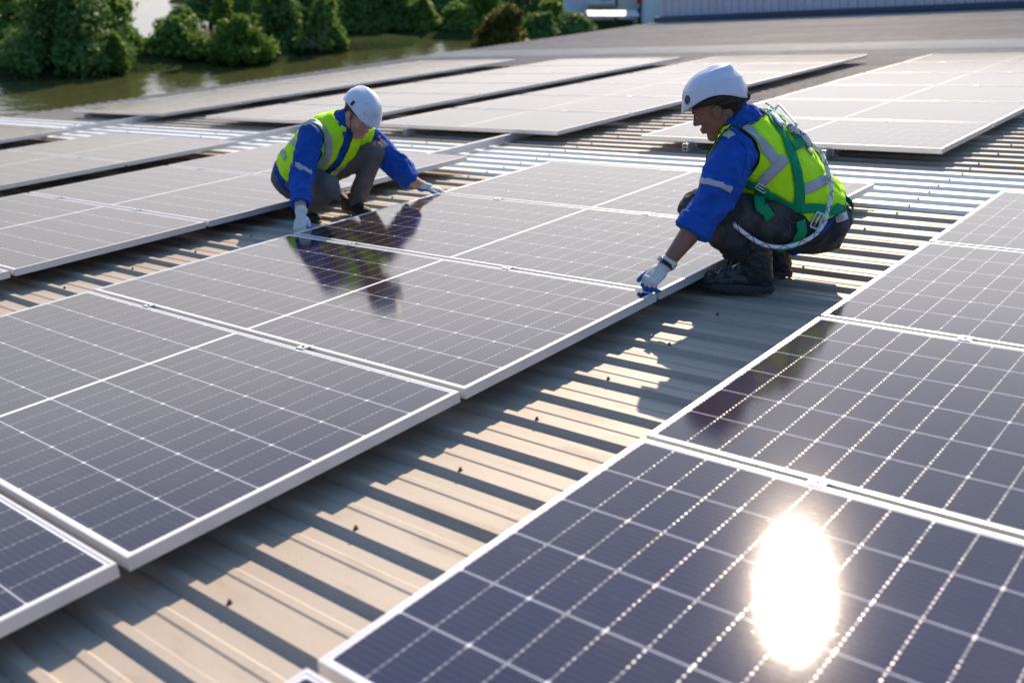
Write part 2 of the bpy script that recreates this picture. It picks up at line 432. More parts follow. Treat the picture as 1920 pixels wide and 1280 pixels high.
# ------------------------------------------------------------------ ground, river
def lerp(a, b, t): return a + (b - a) * t
# islands and banks in the plan view: (px, py) pixels of the shoreline give world points on the water level
def pw(px, py): p = at_z(px, py, WATER); return (p.x, p.y)
LANDS = []      # discs (x, y, r)
def disc(px, py, r): x, y = pw(px, py); LANDS.append((x, y, r))
back = Vector((-CZ.x, -CZ.y, 0)).normalized()
def strip(p0, p1, r, n=8, off=0.9):
    a, b = pw(*p0), pw(*p1)
    for i in range(n + 1):
        t = i / n; x, y = lerp(a[0], b[0], t), lerp(a[1], b[1], t)
        LANDS.append((x + back.x * r * off, y + back.y * r * off, r))
strip((-260, 165), (215, 140), 3.2)
strip((-300, 150), (170, 110), 5.0)
strip((275, 116), (505, 119), 2.1)
strip((540, 103), (650, 96), 5.0)
strip((655, 68), (900, 64), 7.0)
strip((900, 72), (1400, 60), 12.0)
strip((600, 20), (1100, 10), 14.0)
strip((420, 10), (620, 30), 8.0)
BX0, BX1, BY0, BY1 = -11.6, 40.0, -6.0, 30.0      # yard round the building
def land(x, y):
    d = 1e9
    for (a, b, r) in LANDS: d = min(d, math.hypot(x - a, y - b) - r)
    dx = max(BX0 - x, 0, x - BX1); dy = max(BY0 - y, 0, y - BY1)
    d = min(d, math.hypot(dx, dy) - 2.0)
    # near bank continues along the factory and inland behind the camera
    d = min(d, (-13.5 - x) * 1.0 if y < 34 else 1e9, (y - 230)) if False else d
    d = min(d, -12.5 - x if x > -12.5 else math.hypot(-12.5 - x, 0))
    return d
def axis(lo, hi, c0, c1, fine, coarse_n):
    a = [c0 + fine * i for i in range(int((c1 - c0) / fine) + 1)]
    l = [c0 - (c0 - lo) * ((i / coarse_n) ** 2.2) for i in range(coarse_n, 0, -1)]
    r = [a[-1] + (hi - a[-1]) * ((i / coarse_n) ** 2.2) for i in range(1, coarse_n + 1)]
    return l + a + r
xs = axis(-2500, 2500, -115, 20, 1.5, 12); ys = axis(-2500, 2500, -12, 120, 1.5, 12)
co = []
for y in ys:
    for x in xs:
        d = land(x, y)
        far = max(0, math.hypot(x + 45, y - 45) - 150)
        h = -1.4 + 1.75 * max(0.0, min(1.0, 0.5 - d * 0.55)) + noise.noise((x * .3, y * .3, 0)) * 0.12
        if far > 0: h = lerp(h, 0.8, min(1, far / 60))
        co.append((x, y, WATER + h))
nx = len(xs)
fc = [(j * nx + i, j * nx + i + 1, (j + 1) * nx + i + 1, (j + 1) * nx + i) for j in range(len(ys) - 1) for i in range(nx - 1)]
me = bpy.data.meshes.new('ground'); me.from_pydata(co, [], fc)
G = Mat('bank_soil', (0.06, 0.055, 0.035), 1.0, Specular_IOR_Level=0.0)
G.set('Base Color', G.mix((G.noise(0.5, 5, 0.6) - 0.4) * 4.0, (0.035, 0.040, 0.018), (0.022, 0.045, 0.012))); G.bump(G.noise(3, 5, .6), .8, .2)
tag(link('ground', me, G.m, smooth=True), kind='structure')
bm = bmesh.new()
s_ = 260
vs = [bm.verts.new(p) for p in ((-45 - s_, 45 - s_, WATER), (-45 + s_, 45 - s_, WATER), (-45 + s_, 45 + s_, WATER), (-45 - s_, 45 + s_, WATER))]
bm.faces.new(vs)
WM = Mat('river_water', (0.060, 0.066, 0.024), 0.08, IOR=1.33)
WM.bump(WM.noise(1.1, 3, 0.5, (1, 1, 1)) + WM.noise(5.0, 2, 0.5) * 0.15, 0.40, 0.22)
tag(obj('river', bm, WM.m), kind='structure')
# ------------------------------------------------------------------ trees, bushes
def leaf_mat(name, a, b, hi, trans=0.35):
    M = Mat(name, a, 0.55)
    c = M.mix((M.noise(0.9, 3, 0.5) - 0.3) * 2.2, a, b)
    x, y, z = M.xyz(); c = M.mix((M.noise(9, 2, 0.6) - 0.55) * 4.0, c, hi)
    M.set('Base Color', c); M.set('Specular IOR Level', 0.08)
    t = M.nt.nodes.new('ShaderNodeBsdfTranslucent'); M.nt.links.new(M.mix(0.35, c, (0.16, 0.22, 0.02)), t.inputs[0])
    x_ = M.nt.nodes.new('ShaderNodeMixShader'); x_.inputs[0].default_value = trans
    M.nt.links.new(M.b.outputs[0], x_.inputs[1]); M.nt.links.new(t.outputs[0], x_.inputs[2]); M.nt.links.new(x_.outputs[0], M.o.inputs[0])
    return M.m
LEAF = {
 'dark': leaf_mat('dark_leaves', (0.060, 0.150, 0.056), (0.130, 0.240, 0.070), (0.24, 0.33, 0.10), 0.35),
 'mid': leaf_mat('green_leaves', (0.095, 0.210, 0.048), (0.185, 0.310, 0.065), (0.32, 0.40, 0.11), 0.42),
 'light': leaf_mat('light_leaves', (0.085, 0.175, 0.026), (0.145, 0.245, 0.045), (0.22, 0.30, 0.08), 0.45),
 'brown': leaf_mat('yellowing_leaves', (0.060, 0.070, 0.016), (0.110, 0.105, 0.025), (0.20, 0.13, 0.06), 0.4),
}
BARK = Mat('bark', (0.10, 0.085, 0.06), 0.9).m
TWIG = Mat('dry_twigs', (0.26, 0.22, 0.18), 0.9).m
def tube(bm, pts, rads, n=6, cap=True):
    prev = None; rings = []
    up = Vector((0, 0, 1))
    for i, p in enumerate(pts):
        a = pts[max(0, i - 1)]; b = pts[min(len(pts) - 1, i + 1)]
        d = (Vector(b) - Vector(a)).normalized()
        s = d.cross(prev if prev else (up if abs(d.z) < .9 else Vector((1, 0, 0)))) if prev is None else prev - d * prev.dot(d)
        if prev is None: s = s.normalized()
        else: s = s.normalized()
        prev = s; t = d.cross(s)
        rings.append([bm.verts.new(Vector(p) + (s * math.cos(k * 2 * math.pi / n) + t * math.sin(k * 2 * math.pi / n)) * rads[i]) for k in range(n)])
    for a, b in zip(rings, rings[1:]):
        for k in range(n): bm.faces.new((a[k], a[(k + 1) % n], b[(k + 1) % n], b[k]))
    if cap and n > 2:
        bm.faces.new(rings[0][::-1]); bm.faces.new(rings[-1])
    return rings
def leaves(rng, lumps, n, size):
    """leaf cards scattered through the shells of uneven lumps"""
    c = np.array([l[:3] for l in lumps]); r = np.array([l[3] for l in lumps])
    w = r ** 1.6; idx = rng.choice(len(lumps), n, p=w / w.sum())
    d = rng.normal(size=(n, 3)); d /= np.linalg.norm(d, axis=1)[:, None]
    f = 1 + 0.30 * np.sin(d[:, 0] * 7 + idx) * np.sin(d[:, 1] * 6 + 2 * idx) * np.cos(d[:, 2] * 5 + idx)
    rr = r[idx] * f * (0.60 + 0.50 * rng.random(n) ** 0.8)
    p = c[idx] + d * rr[:, None] * np.array([1, 1, 0.9])
    nn = d + rng.normal(size=(n, 3)) * 0.75 + np.array([0, 0, 0.35]); nn /= np.linalg.norm(nn, axis=1)[:, None]
    a = np.cross(nn, rng.normal(size=(n, 3))); a /= np.linalg.norm(a, axis=1)[:, None]; b = np.cross(nn, a)
    s = size * (0.6 + 0.8 * rng.random(n))[:, None]
    q = np.stack([p - a * s, p + b * s * .5 - nn * s * .15, p + a * s, p - b * s * .5 - nn * s * .15], 1)
    return q.reshape(-1, 3)
def crown(name, q, m, parent):
    me = bpy.data.meshes.new(name); n = len(q) // 4
    me.vertices.add(len(q)); me.vertices.foreach_set('co', q.astype(np.float32).ravel())
    me.loops.add(n * 4); me.loops.foreach_set('vertex_index', np.arange(n * 4, dtype=np.int32))
    me.polygons.add(n); me.polygons.foreach_set('loop_start', np.arange(0, n * 4, 4, dtype=np.int32))
    me.update(calc_edges=True)
    return link(name, me, m, parent)
def plant(kind, label, cat, px, py, wpx, top, leaf, n=5000, seed=1, z=WATER + 0.35, inset=0.0, lsz=0.16, spread=None, group='trees and bushes along the river'):
    rnd = random.Random(seed); rng = np.random.default_rng(seed)
    base = at_z(px, py, WATER); base.z = z
    dist = -(base - CAM_POS).dot(CZ)
    w = wpx / FPX * dist; h = (py - top) / FPX * dist * 1.08 - 0.3
    base = base + Vector((back.x, back.y, 0)) * (w * 0.42 + inset)
    t = empty(kind, base); tag(t, label, cat, group)
    lumps = []; k = 16
    for i in range(k):
        a = rnd.uniform(0, 6.283); q = rnd.random() ** 0.5; hh = rnd.random()
        r = w * rnd.uniform(0.13, 0.24) * (1.1 - 0.35 * hh)
        rad = (w * 0.5 - r) * (1 - 0.45 * hh ** 2) * q
        lumps.append((math.cos(a) * rad, math.sin(a) * rad, max(r * 0.5, min(h - r * .8, hh * (h - r * .8) + r * .25)), r))
    for i in range(9):                      # skirt hanging to the water
        a = i * 6.283 / 9 + rnd.random() * .5; r = w * rnd.uniform(.12, .18)
        lumps.append((math.cos(a) * (w * .5 - r), math.sin(a) * (w * .5 - r), r * .55, r))
    for i in range(22):                     # sprays breaking the outline
        l = lumps[rnd.randrange(len(lumps))]; d = Vector((rnd.gauss(0, 1), rnd.gauss(0, 1), rnd.gauss(.5, .8))).normalized(); r = w * rnd.uniform(.035, .075)
        lumps.append((l[0] + d.x * l[3] * 1.02, l[1] + d.y * l[3] * 1.02, min(h * 1.05, l[2] + d.z * l[3] * 1.02), r))
    lumps.append((0, 0, h * 0.45, w * 0.30)); lumps.append((rnd.uniform(-.1, .1) * w, 0, h - w * .16, w * .16))
    # trunk with limbs that reach into the lumps
    bm = bmesh.new(); tr = 0.035 * w + 0.05
    tube(bm, [(0, 0, -0.6), (0.05 * w, 0, h * 0.25), (-0.03 * w, 0.04 * w, h * 0.55), (0, 0, h * .85)], [tr, tr * .8, tr * .5, tr * .15], 8)
    for l in lumps[:9]:
        z0 = h * rnd.uniform(0.12, 0.4); m_ = Vector((l[0] * .45, l[1] * .45, (z0 + l[2]) * .5))
        tube(bm, [(0.02 * w, 0, z0), m_, l[:3]], [tr * .45, tr * .3, tr * .1], 6)
    obj('trunk', bm, BARK, t, True)
    crown('crown', leaves(rng, lumps, n, lsz), LEAF[leaf], t)
    return t
R_ = 'river'
for i, a in enumerate((
 ('bush', 'broad dark green bush by the river at the top left corner', 'bush', 95, 147, 255, -6, 'dark', 13000, 11),
 ('bush', 'small bright green shrub at the right foot of the broad dark bush', 'bush', 222, 140, 48, 72, 'light', 1800, 12),
 ('tree', 'tall dark tree rising behind the broad bush at top left', 'tree', 212, 122, 115, -24, 'mid', 7000, 13),
 ('tree', 'dark tree at the very left edge behind the broad bush', 'tree', 10, 118, 150, -24, 'mid', 6000, 14),
 ('bush', 'rounded bush with yellow green top, left of the light green one by the water', 'bush', 335, 117, 128, 36, 'mid', 7000, 15),
 ('bush', 'light green bush at the water beside the rounded bush', 'bush', 446, 124, 138, 50, 'light', 8000, 16),
 ('tree', 'slender light green tree rising behind the light green bush', 'tree', 425, 112, 62, -8, 'light', 3500, 17),
 ('tree', 'dark tree behind the light green bush, right of the slender tree', 'tree', 515, 106, 120, -24, 'dark', 7000, 18),
 ('tree', 'dark tree above the dry twigs at the river bend', 'tree', 560, 92, 120, -24, 'dark', 6500, 19),
 ('bush', 'bright green bush above the dry twigs hanging over the water', 'bush', 607, 99, 88, 12, 'mid', 4500, 20),
 ('tree', 'very dark tree left of the river inlet, above the kneeling worker', 'tree', 668, 72, 120, -24, 'dark', 6500, 21),
 ('tree', 'very dark tree across the river above the white helmet', 'tree', 730, 66, 110, -24, 'dark', 6000, 22),
 ('bush', 'round green bush on the far bank, right of the very dark trees', 'bush', 790, 66, 84, 8, 'mid', 4500, 23),
 ('bush', 'loose green bush on the far bank next to the round one', 'bush', 862, 68, 76, 16, 'mid', 4000, 24),
 ('bush', 'brownish flowering bush standing close to the roof edge', 'bush', 940, 112, 118, 27, 'brown', 8000, 25),
 ('tree', 'light green tree behind the brownish bush', 'tree', 905, 62, 90, -30, 'light', 4500, 26),
 ('bush', 'light green shrub right of the brownish bush', 'bush', 1035, 72, 70, 14, 'light', 3000, 27),
 ('bush', 'low dark bush right of the brownish bush, beside the roof edge', 'bush', 1075, 78, 90, 34, 'dark', 4000, 28),
 ('bush', 'dark bush left of the low dark one, behind the brownish bush', 'bush', 1010, 84, 80, 34, 'dark', 4000, 29),
 ('tree', 'far dark tree at the top edge, left of the grey blue house', 'tree', 985, 42, 110, -24, 'dark', 4500, 30),
 ('tree', 'far dark tree at the top edge over the loose green bush', 'tree', 850, 40, 140, -24, 'dark', 5000, 31),
 ('tree', 'far dark tree at the top edge over the round green bush', 'tree', 770, 36, 130, -24, 'mid', 5000, 32),
 ('tree', 'far tree at the top edge behind the dark tree of the river bend', 'tree', 600, 44, 130, -24, 'dark', 5000, 33),
 ('tree', 'far tree at the top edge right of the bright water patch', 'tree', 385, 52, 110, -24, 'dark', 4500, 34),
 ('tree', 'far tree at the top edge behind the slender light green tree', 'tree', 470, 46, 130, -24, 'mid', 5000, 35),
 ('plant', 'small plant in front of the white house wall', 'plant', 1202, 47, 22, 20, 'mid', 900, 36),
 ('plant', 'small plant in front of the pale blue house', 'plant', 1229, 45, 16, 20, 'light', 700, 37))):
    plant(*a[:9], seed=a[9], lsz=0.15 if a[5] > 90 else 0.19, inset=-0.5)
# dry twigs hanging over the water
def twigs(px, py, label, seed):
    rnd = random.Random(seed); b = at_z(px, py, WATER) + Vector((back.x, back.y, 0)) * 0.4; b.z = WATER + 0.3
    bm = bmesh.new()
    for i in range(46):
        d = Vector((rnd.uniform(-1, 1), rnd.uniform(-1, .4), rnd.uniform(.1, 1.2))).normalized(); p = Vector((rnd.uniform(-.7, .7), rnd.uniform(-.3, .3), 0)); pts = [p]
        l = rnd.uniform(.7, 2.0)
        for k in range(5):
            d = (d + Vector((rnd.uniform(-.3, .3), rnd.uniform(-.3, .3), rnd.uniform(-.35, .1)))).normalized(); p = p + d * l / 5; pts.append(p)
        tube(bm, pts, [.028, .024, .019, .014, .01, .005], 4)
    o = obj('dry_shrub', bm, TWIG); o.location = b
    tag(o, label, 'shrub', 'trees and bushes along the river'); return o
twigs(590, 101, 'leafless pinkish shrub hanging over the water at the river bend', 5)

# ------------------------------------------------------------------ buildings beyond the roof
cxh = Vector((CX.x, CX.y, 0)).normalized()
GL = WATER + 0.5
def house(kind, label, px0, px1, py, h, depth, wall, roofc, extra=None):
    p0 = at_z(px0, py, GL); dist = -(p0 - CAM_POS).dot(CZ)
    w = (px1 - px0) / FPX * dist
    m = Matrix.Translation(p0) @ Matrix(((cxh.x, back.x, 0, 0), (cxh.y, back.y, 0, 0), (0, 0, 1, 0), (0, 0, 0, 1)))
    t = empty(kind, mat=m); tag(t, label, 'building', 'small houses beyond the roof')
    bm = bmesh.new(); box(bm, 0, w, 0, depth, -0.4, h); bmesh.ops.recalc_face_normals(bm, faces=bm.faces)
    obj('wall', bm, wall, t)
    bm = bmesh.new(); o_ = 0.35
    pr = [(-o_, h + 0.02), (depth / 2, h + depth * .22), (depth + o_, h + 0.02), (depth + o_, h + 0.14), (depth / 2, h + depth * .22 + .14), (-o_, h + 0.14)]
    a = [bm.verts.new((-o_, y, z)) for y, z in pr]; b = [bm.verts.new((w + o_, y, z)) for y, z in pr]
    for i in range(6): bm.faces.new((a[i], b[i], b[(i + 1) % 6], a[(i + 1) % 6]))
    bm.faces.new(a[::-1]); bm.faces.new(b); bmesh.ops.recalc_face_normals(bm, faces=bm.faces)
    obj('roof', bm, roofc, t)
    if extra: extra(t, w, h)
    return t
def wallm(name, c):
    M = Mat(name, c, 0.85); M.set('Base Color', M.mix((M.noise(1.2, 5, .6, (1, 1, .3)) - .4) * 1.6, c, tuple(x * .72 for x in c))); return M.m
GLASS = Mat('dark_glass', (0.02, 0.028, 0.032), 0.12).m
def window(t, x0, x1, z0, z1, fr):
    bm = bmesh.new()
    for a in ((x0 - .06, x1 + .06, z0 - .06, z0), (x0 - .06, x1 + .06, z1, z1 + .06), (x0 - .06, x0, z0, z1), (x1, x1 + .06, z0, z1), ((x0 + x1) / 2 - .025, (x0 + x1) / 2 + .025, z0, z1)):
        box(bm, a[0], a[1], -.06, .02, a[2], a[3])
    f = obj('window', bm, fr, t); bm = bmesh.new(); box(bm, x0, x1, -.03, -.004, z0, z1); obj('pane', bm, GLASS, f)
WF = wallm('white_trim', (0.7, 0.7, 0.68)); RR = wallm('grey_roofing', (0.30, 0.31, 0.33)); RT = wallm('rust_roofing', (0.30, 0.20, 0.14))
def ex1(t, w, h):
    window(t, w * .72, w * .9, 1.3, 2.2, WF)
    bm = bmesh.new(); box(bm, w * .45, w * .98, -1.5, -.02, .9, 1.0); box(bm, w * .47, w * .5, -1.45, -1.4, -.4, .9); box(bm, w * .93, w * .96, -1.45, -1.4, -.4, .9)
    obj('canopy', bm, wallm('tan_canopy', (0.42, 0.33, 0.22)), t)
def ex4(t, w, h):
    window(t, w * .38, w * .62, 1.2, 2.6, WF)
    bm = bmesh.new()
    for k in range(2): tube(bm, [(w * .93, -.12, -.3), (w * .93, -.12, h - .05)], [.16, .16], 10) if k == 0 else None
    obj('downpipe', bm, Mat('blue_pipe', (0.01, 0.13, 0.42), 0.4).m, t, True)
house('house', 'grey blue house with a tan canopy, leftmost beyond the roof', 1062, 1152, 34, 3.0, 5.0, wallm('grey_blue_wall', (0.66, 0.74, 0.84)), RR, ex1)
house('house', 'cream white house wall between the grey blue and the pale blue houses', 1157, 1198, 33, 3.4, 4.0, wallm('cream_wall', (0.90, 0.87, 0.80)), RR, lambda t, w, h: window(t, w * .3, w * .6, 2.3, 3.0, WF))
house('house', 'pale blue house behind the two small plants', 1207, 1250, 40, 3.2, 5.0, wallm('pale_blue_wall', (0.74, 0.84, 0.90)), RT, lambda t, w, h: window(t, w * .3, w * .7, 1.9, 2.9, WF))
house('house', 'pale house with a blue downpipe at the corner of the corrugated wall', 1253, 1288, 42, 3.4, 5.0, wallm('pale_wall', (0.75, 0.82, 0.86)), RT, ex4)
# low white roof and red sign in the yard
p = at_z(1150, 46, GL); m = Matrix.Translation(p) @ Matrix(((cxh.x, back.x, 0, 0), (cxh.y, back.y, 0, 0), (0, 0, 1, 0), (0, 0, 0, 1)))
t = empty('carport', mat=m); tag(t, 'low white sloping carport roof in front of the cream house', 'carport')
bm = bmesh.new(); vs = box(bm, -1.9, 1.8, -.6, 1.1, .55, .62)
for v_ in vs:
    if v_.co.y > 0: v_.co.z += .25
bevel(bm, .015); obj('roof', bm, Mat('white_sheet', (0.42, 0.42, 0.42), 0.6).m, t)
for x in (-1.7, 1.6):
    for y in (-.45, .95):
        bm = bmesh.new(); tube(bm, [(x, y, -.3), (x, y, .56 + (.2 if y > 0 else 0.02))], [.04, .04], 8); obj('post', bm, ALUD, t)
p = at_z(1200, 36, GL); t = empty('sign', p); tag(t, 'red sign on a dark post between the cream and pale blue houses', 'sign')
bm = bmesh.new(); tube(bm, [(0, 0, -.4), (0, 0, 1.6)], [.12, .10], 8); obj('post', bm, Mat('dark_post', (.03, .035, .03), .6).m, t)
bm = bmesh.new(); box(bm, -.28, .28, -.14, -.08, 1.1, 1.9); bevel(bm, .02); obj('board', bm, Mat('red_board', (.55, .03, .02), .5).m, t)

# long shed whose corrugated side closes the view
t = empty('shed', mat=RW @ Matrix.Translation((-12.6, 26.0, 0))); tag(t, 'long shed with a blue grey corrugated wall beyond the far roof edge', 'building')
bm = bmesh.new(); W0, top = 34.0, 1.0
prof = []; x = 0.0
while x < W0: prof += [(x, 0.0), (x + .11, 0.0), (x + .135, -.07), (x + .185, -.07), (x + .21, 0.0)]; x += .25
a = [bm.verts.new((x, .5 + y, -.35)) for x, y in prof]; b = [bm.verts.new((x, .5 + y, top)) for x, y in prof]
for i in range(len(prof) - 1): bm.faces.new((a[i], a[i + 1], b[i + 1], b[i]))
CW = Mat('corrugated_blue_grey', (0.34, 0.38, 0.46), 0.45); CW.set('Base Color', CW.mix((CW.noise(.8, 4, .6, (1, 1, .3)) - .4) * 1.5, (0.52, 0.57, 0.68), (0.42, 0.46, 0.54)))
obj('wall', bm, CW.m, t)
bm = bmesh.new(); box(bm, -.1, W0, .30, .44, -.12, .05); bevel(bm, .01); obj('gap_shadow_strip', bm, Mat('dark_blue_gap_shadow', (0.05, 0.08, 0.14), 0.4).m, t)  # strip along the wall foot, its dark colour stands in for the shadow gap
bm = bmesh.new(); vs = box(bm, -.2, W0, .2, 8.0, top, top + .06)
for v_ in vs:
    if v_.co.y > 4: v_.co.z += 1.1
obj('roof', bm, RR, t)
bm = bmesh.new(); box(bm, 0, W0, .56, 7.8, -6.2, top - .1); obj('building_body', bm, CW.m, t)
# ------------------------------------------------------------------ people: tools
Zup = Vector((0, 0, 1)); cxh = Vector((CX.x, CX.y, 0)).normalized()
class Fig:
    """a person's frame: joints are given as picture position plus depth (metres beyond the feet)"""
    def __init__(s, px, py, w=TOP): s.o = on_roof(px, py, w)
    def P(s, px, py, d=0.0):
        r = ray(px, py); k = (d - (CAM_POS - s.o).dot(back)) / r.dot(back); return CAM_POS + r * k - s.o
    def D(s, x, d, z): return cxh * x + back * d + Zup * z
class Blob:
    def __init__(s): s.bm = bmesh.new()
    def ell(s, c, r, m=None, seg=20):
        M4 = Matrix.Translation(c) @ (m.to_4x4() if m else Matrix.Identity(4)) @ Matrix.Diagonal((r[0], r[1], r[2], 1))
        bmesh.ops.create_uvsphere(s.bm, u_segments=seg, v_segments=seg * 2 // 3, radius=1, matrix=M4); return s
    def chain(s, pts, rads, seg=16):
        for p, r in zip(pts, rads): bmesh.ops.create_icosphere(s.bm, subdivisions=3, radius=r, matrix=Matrix.Translation(p))
        for a, b, ra, rb in zip(pts, pts[1:], rads, rads[1:]):
            a, b = Vector(a), Vector(b); d = (b - a); l = d.length
            if l < 1e-5: continue
            M4 = Matrix.Translation((a + b) / 2) @ d.to_track_quat('Z', 'Y').to_matrix().to_4x4()
            bmesh.ops.create_cone(s.bm, cap_ends=True, segments=seg, radius1=ra, radius2=rb, depth=l, matrix=M4)
        return s
    def loft(s, pts, ab, side, n=28, p=2.3):
        """closed tube of superelliptic rings; ab = half width along `side`, half depth"""
        rings = []
        for i, q in enumerate(pts):
            t = (Vector(pts[min(i + 1, len(pts) - 1)]) - Vector(pts[max(i - 1, 0)])).normalized()
            sd = side[i] if isinstance(side, list) else side
            x = (sd - t * sd.dot(t)).normalized(); y = t.cross(x)
            ring = []
            for k in range(n):
                a = k * 2 * math.pi / n; c, sn = math.cos(a), math.sin(a)
                c = math.copysign(abs(c) ** (2 / p), c); sn = math.copysign(abs(sn) ** (2 / p), sn)
                ring.append(s.bm.verts.new(Vector(q) + x * c * ab[i][0] + y * sn * ab[i][1]))
            rings.append(ring)
        for a, b in zip(rings, rings[1:]):
            for k in range(n): s.bm.faces.new((a[k], a[(k + 1) % n], b[(k + 1) % n], b[k]))
        s.bm.faces.new(rings[0][::-1]); s.bm.faces.new(rings[-1]); return s
    def box(s, m, x0, x1, y0, y1, z0, z1):
        vs = box(s.bm, x0, x1, y0, y1, z0, z1)
        for v in vs: v.co = m @ v.co
        return s
    def remesh(s, vox, smooth=4, fold=None):
        bmesh.ops.recalc_face_normals(s.bm, faces=s.bm.faces)
        me = bpy.data.meshes.new('tmp'); s.bm.to_mesh(me); s.bm.free()
        o = bpy.data.objects.new('tmp', me); COL.objects.link(o)
        md = o.modifiers.new('r', 'REMESH'); md.mode = 'VOXEL'; md.voxel_size = vox; md.use_smooth_shade = True
        if smooth: ms = o.modifiers.new('s', 'SMOOTH'); ms.factor = 0.5; ms.iterations = smooth
        dg = bpy.context.evaluated_depsgraph_get(); dg.update()
        out = bpy.data.meshes.new_from_object(o.evaluated_get(dg))
        bpy.data.objects.remove(o); bpy.data.meshes.remove(me)
        if fold:
            n = len(out.vertices); co = [v.co.copy() for v in out.vertices]; no = [v.normal.copy() for v in out.vertices]
            new = []
            for c, q in zip(co, no):
                d = fold(c); new.extend(c + q * d)
            out.vertices.foreach_set('co', new); out.update()
        out.materials.clear(); return out
def folds(amp, f=9.0, seed=0.0, stretch=(1, 1, 1), base=0.0, foci=()):
    """creases of cloth: ridged noise, stronger near the given joints"""
    sv = Vector((seed, seed * 1.7, -seed))
    def g(c):
        q = Vector((c.x * stretch[0], c.y * stretch[1], c.z * stretch[2]))
        w = noise.noise(q * f * .5 + sv) * .06
        a = noise.noise((q + Vector((w, -w, w))) * f + sv); b = noise.noise(q * f * 2.3 - sv)
        k = 1.0
        for (p, r, e) in foci: k += e * max(0, 1 - (c - p).length / r)
        return base + amp * k * (max(-.5, 0.40 - (abs(a) ** .7) * 1.6) + (0.25 - abs(b)) * .7)
    return g
def part(name, me, m, parent, label=None, mat=None):
    o = bpy.data.objects.new(name, me); COL.objects.link(o); o.parent = parent
    for x in (m if isinstance(m, (list, tuple)) else [m]): me.materials.append(x)
    me.polygons.foreach_set('use_smooth', [True] * len(me.polygons)); me.update()
    if label: o['label'] = label
    if mat is not None: o.matrix_local = mat
    return o
def bvh_of(me): return BVHTree.FromPolygons([v.co for v in me.vertices], [tuple(p.vertices) for p in me.polygons])
def crom(pts, n):
    P_ = [Vector(p) for p in pts]; P_ = [2 * P_[0] - P_[1]] + P_ + [2 * P_[-1] - P_[-2]]; out = []
    for i in range(1, len(P_) - 2):
        a, b, c, d = P_[i - 1:i + 3]
        for k in range(n):
            t = k / n
            out.append(.5 * ((2 * b) + (c - a) * t + (2 * a - 5 * b + 4 * c - d) * t * t + (3 * b - a - 3 * c + d) * t ** 3))
    out.append(P_[-2]); return out
def ribbon(name, bvh, pts, width, off, m, parent, n=8, cross=4, thick=0.0015, label=None):
    path = crom(pts, n); rows = []; bm = bmesh.new()
    for i, p in enumerate(path):
        t = (path[min(i + 1, len(path) - 1)] - path[max(i - 1, 0)]).normalized()
        l, q, _, _ = bvh.find_nearest(p)
        s_ = q.cross(t).normalized(); row = []
        for k in range(cross + 1):
            a = (k / cross - .5) * width
            l2, q2, _, _ = bvh.find_nearest(l + s_ * a)
            if q2.dot(q) < 0.2: q2 = q
            row.append((l2, q2))
        rows.append(row)
    lo = [[bm.verts.new(l + q * off) for l, q in r] for r in rows]
    hi = [[bm.verts.new(l + q * (off + thick)) for l, q in r] for r in rows]
    for i in range(len(rows) - 1):
        for k in range(cross):
            bm.faces.new((hi[i][k], hi[i + 1][k], hi[i + 1][k + 1], hi[i][k + 1]))
        for a, b in ((0, 0), (cross, cross)): bm.faces.new((lo[i][a], lo[i + 1][a], hi[i + 1][a], hi[i][a]))
    for i in (0, -1):
        for k in range(cross): bm.faces.new((lo[i][k], lo[i][k + 1], hi[i][k + 1], hi[i][k]))
    bmesh.ops.recalc_face_normals(bm, faces=bm.faces)
    me = bpy.data.meshes.new(name); bm.to_mesh(me); bm.free()
    return part(name, me, m, parent, label)
def hit(bvh, fig, px, py):
    l, q, i, d = bvh.ray_cast(CAM_POS - fig.o, ray(px, py).normalized())
    if l is None:
        l, q, i, d = bvh.find_nearest(fig.P(px, py, .1))
    return l
def frame(x, z):       # rotation with X along x and Z near z
    x = x.normalized(); y = z.cross(x).normalized(); z = x.cross(y)
    return Matrix((x, y, z)).transposed()

def cloth(name, c, c2, rough=0.85, weave=420, amt=1.5, sheen=0.0):
    M = Mat(name, c, rough); M.set('Specular IOR Level', 0.2)
    M.set('Base Color', M.mix((M.noise(7, 5, .65) - .42) * amt * 2, c, c2)); M.bump(M.noise(11, 5, .7, dist=.6) * 1.6 + M.noise(weave, 2, .5) * .05, .55, .014); return M.m
BLUE = cloth('royal_blue_cotton', (0.012, 0.078, 0.38), (0.007, 0.048, 0.26), amt=1.2)
NEON = cloth('neon_yellow_mesh', (0.56, 0.99, 0.02), (0.46, 0.92, 0.015), .7, 600, .8)
SILV = cloth('reflective_tape', (0.42, 0.43, 0.47), (0.33, 0.34, 0.39), .45, 300, 1.0)
TRIM = cloth('dark_green_piping', (0.01, 0.035, 0.02), (0.01, 0.03, 0.015))
JEAN2 = cloth('charcoal_denim', (0.030, 0.029, 0.034), (0.095, 0.090, 0.094), .9, 500, 1.8)
JEAN1 = cloth('grey_denim', (0.14, 0.13, 0.13), (0.085, 0.090, 0.11), .9, 500, 1.6)
GREEN = cloth('green_webbing', (0.0, 0.27, 0.11), (0.0, 0.19, 0.075), .6, 900, 1.0)
YELW = cloth('yellow_webbing', (0.75, 0.42, 0.01), (0.6, 0.3, 0.01), .6)
WHT = cloth('white_rope', (0.72, 0.73, 0.76), (0.60, 0.61, 0.64), .7); BLK = Mat('black_fleck', (.015, .015, .02), .7).m
LEATH = Mat('black_leather', (0.020, 0.022, 0.028), 0.30); LEATH.bump(LEATH.noise(60, 5, .7) + LEATH.noise(14, 3, .6), .5, .004); LEATH = LEATH.m
SOLE = Mat('rubber_sole', (0.035, 0.038, 0.046), 0.5).m
LACE = Mat('laces', (0.05, 0.05, 0.058), 0.6).m
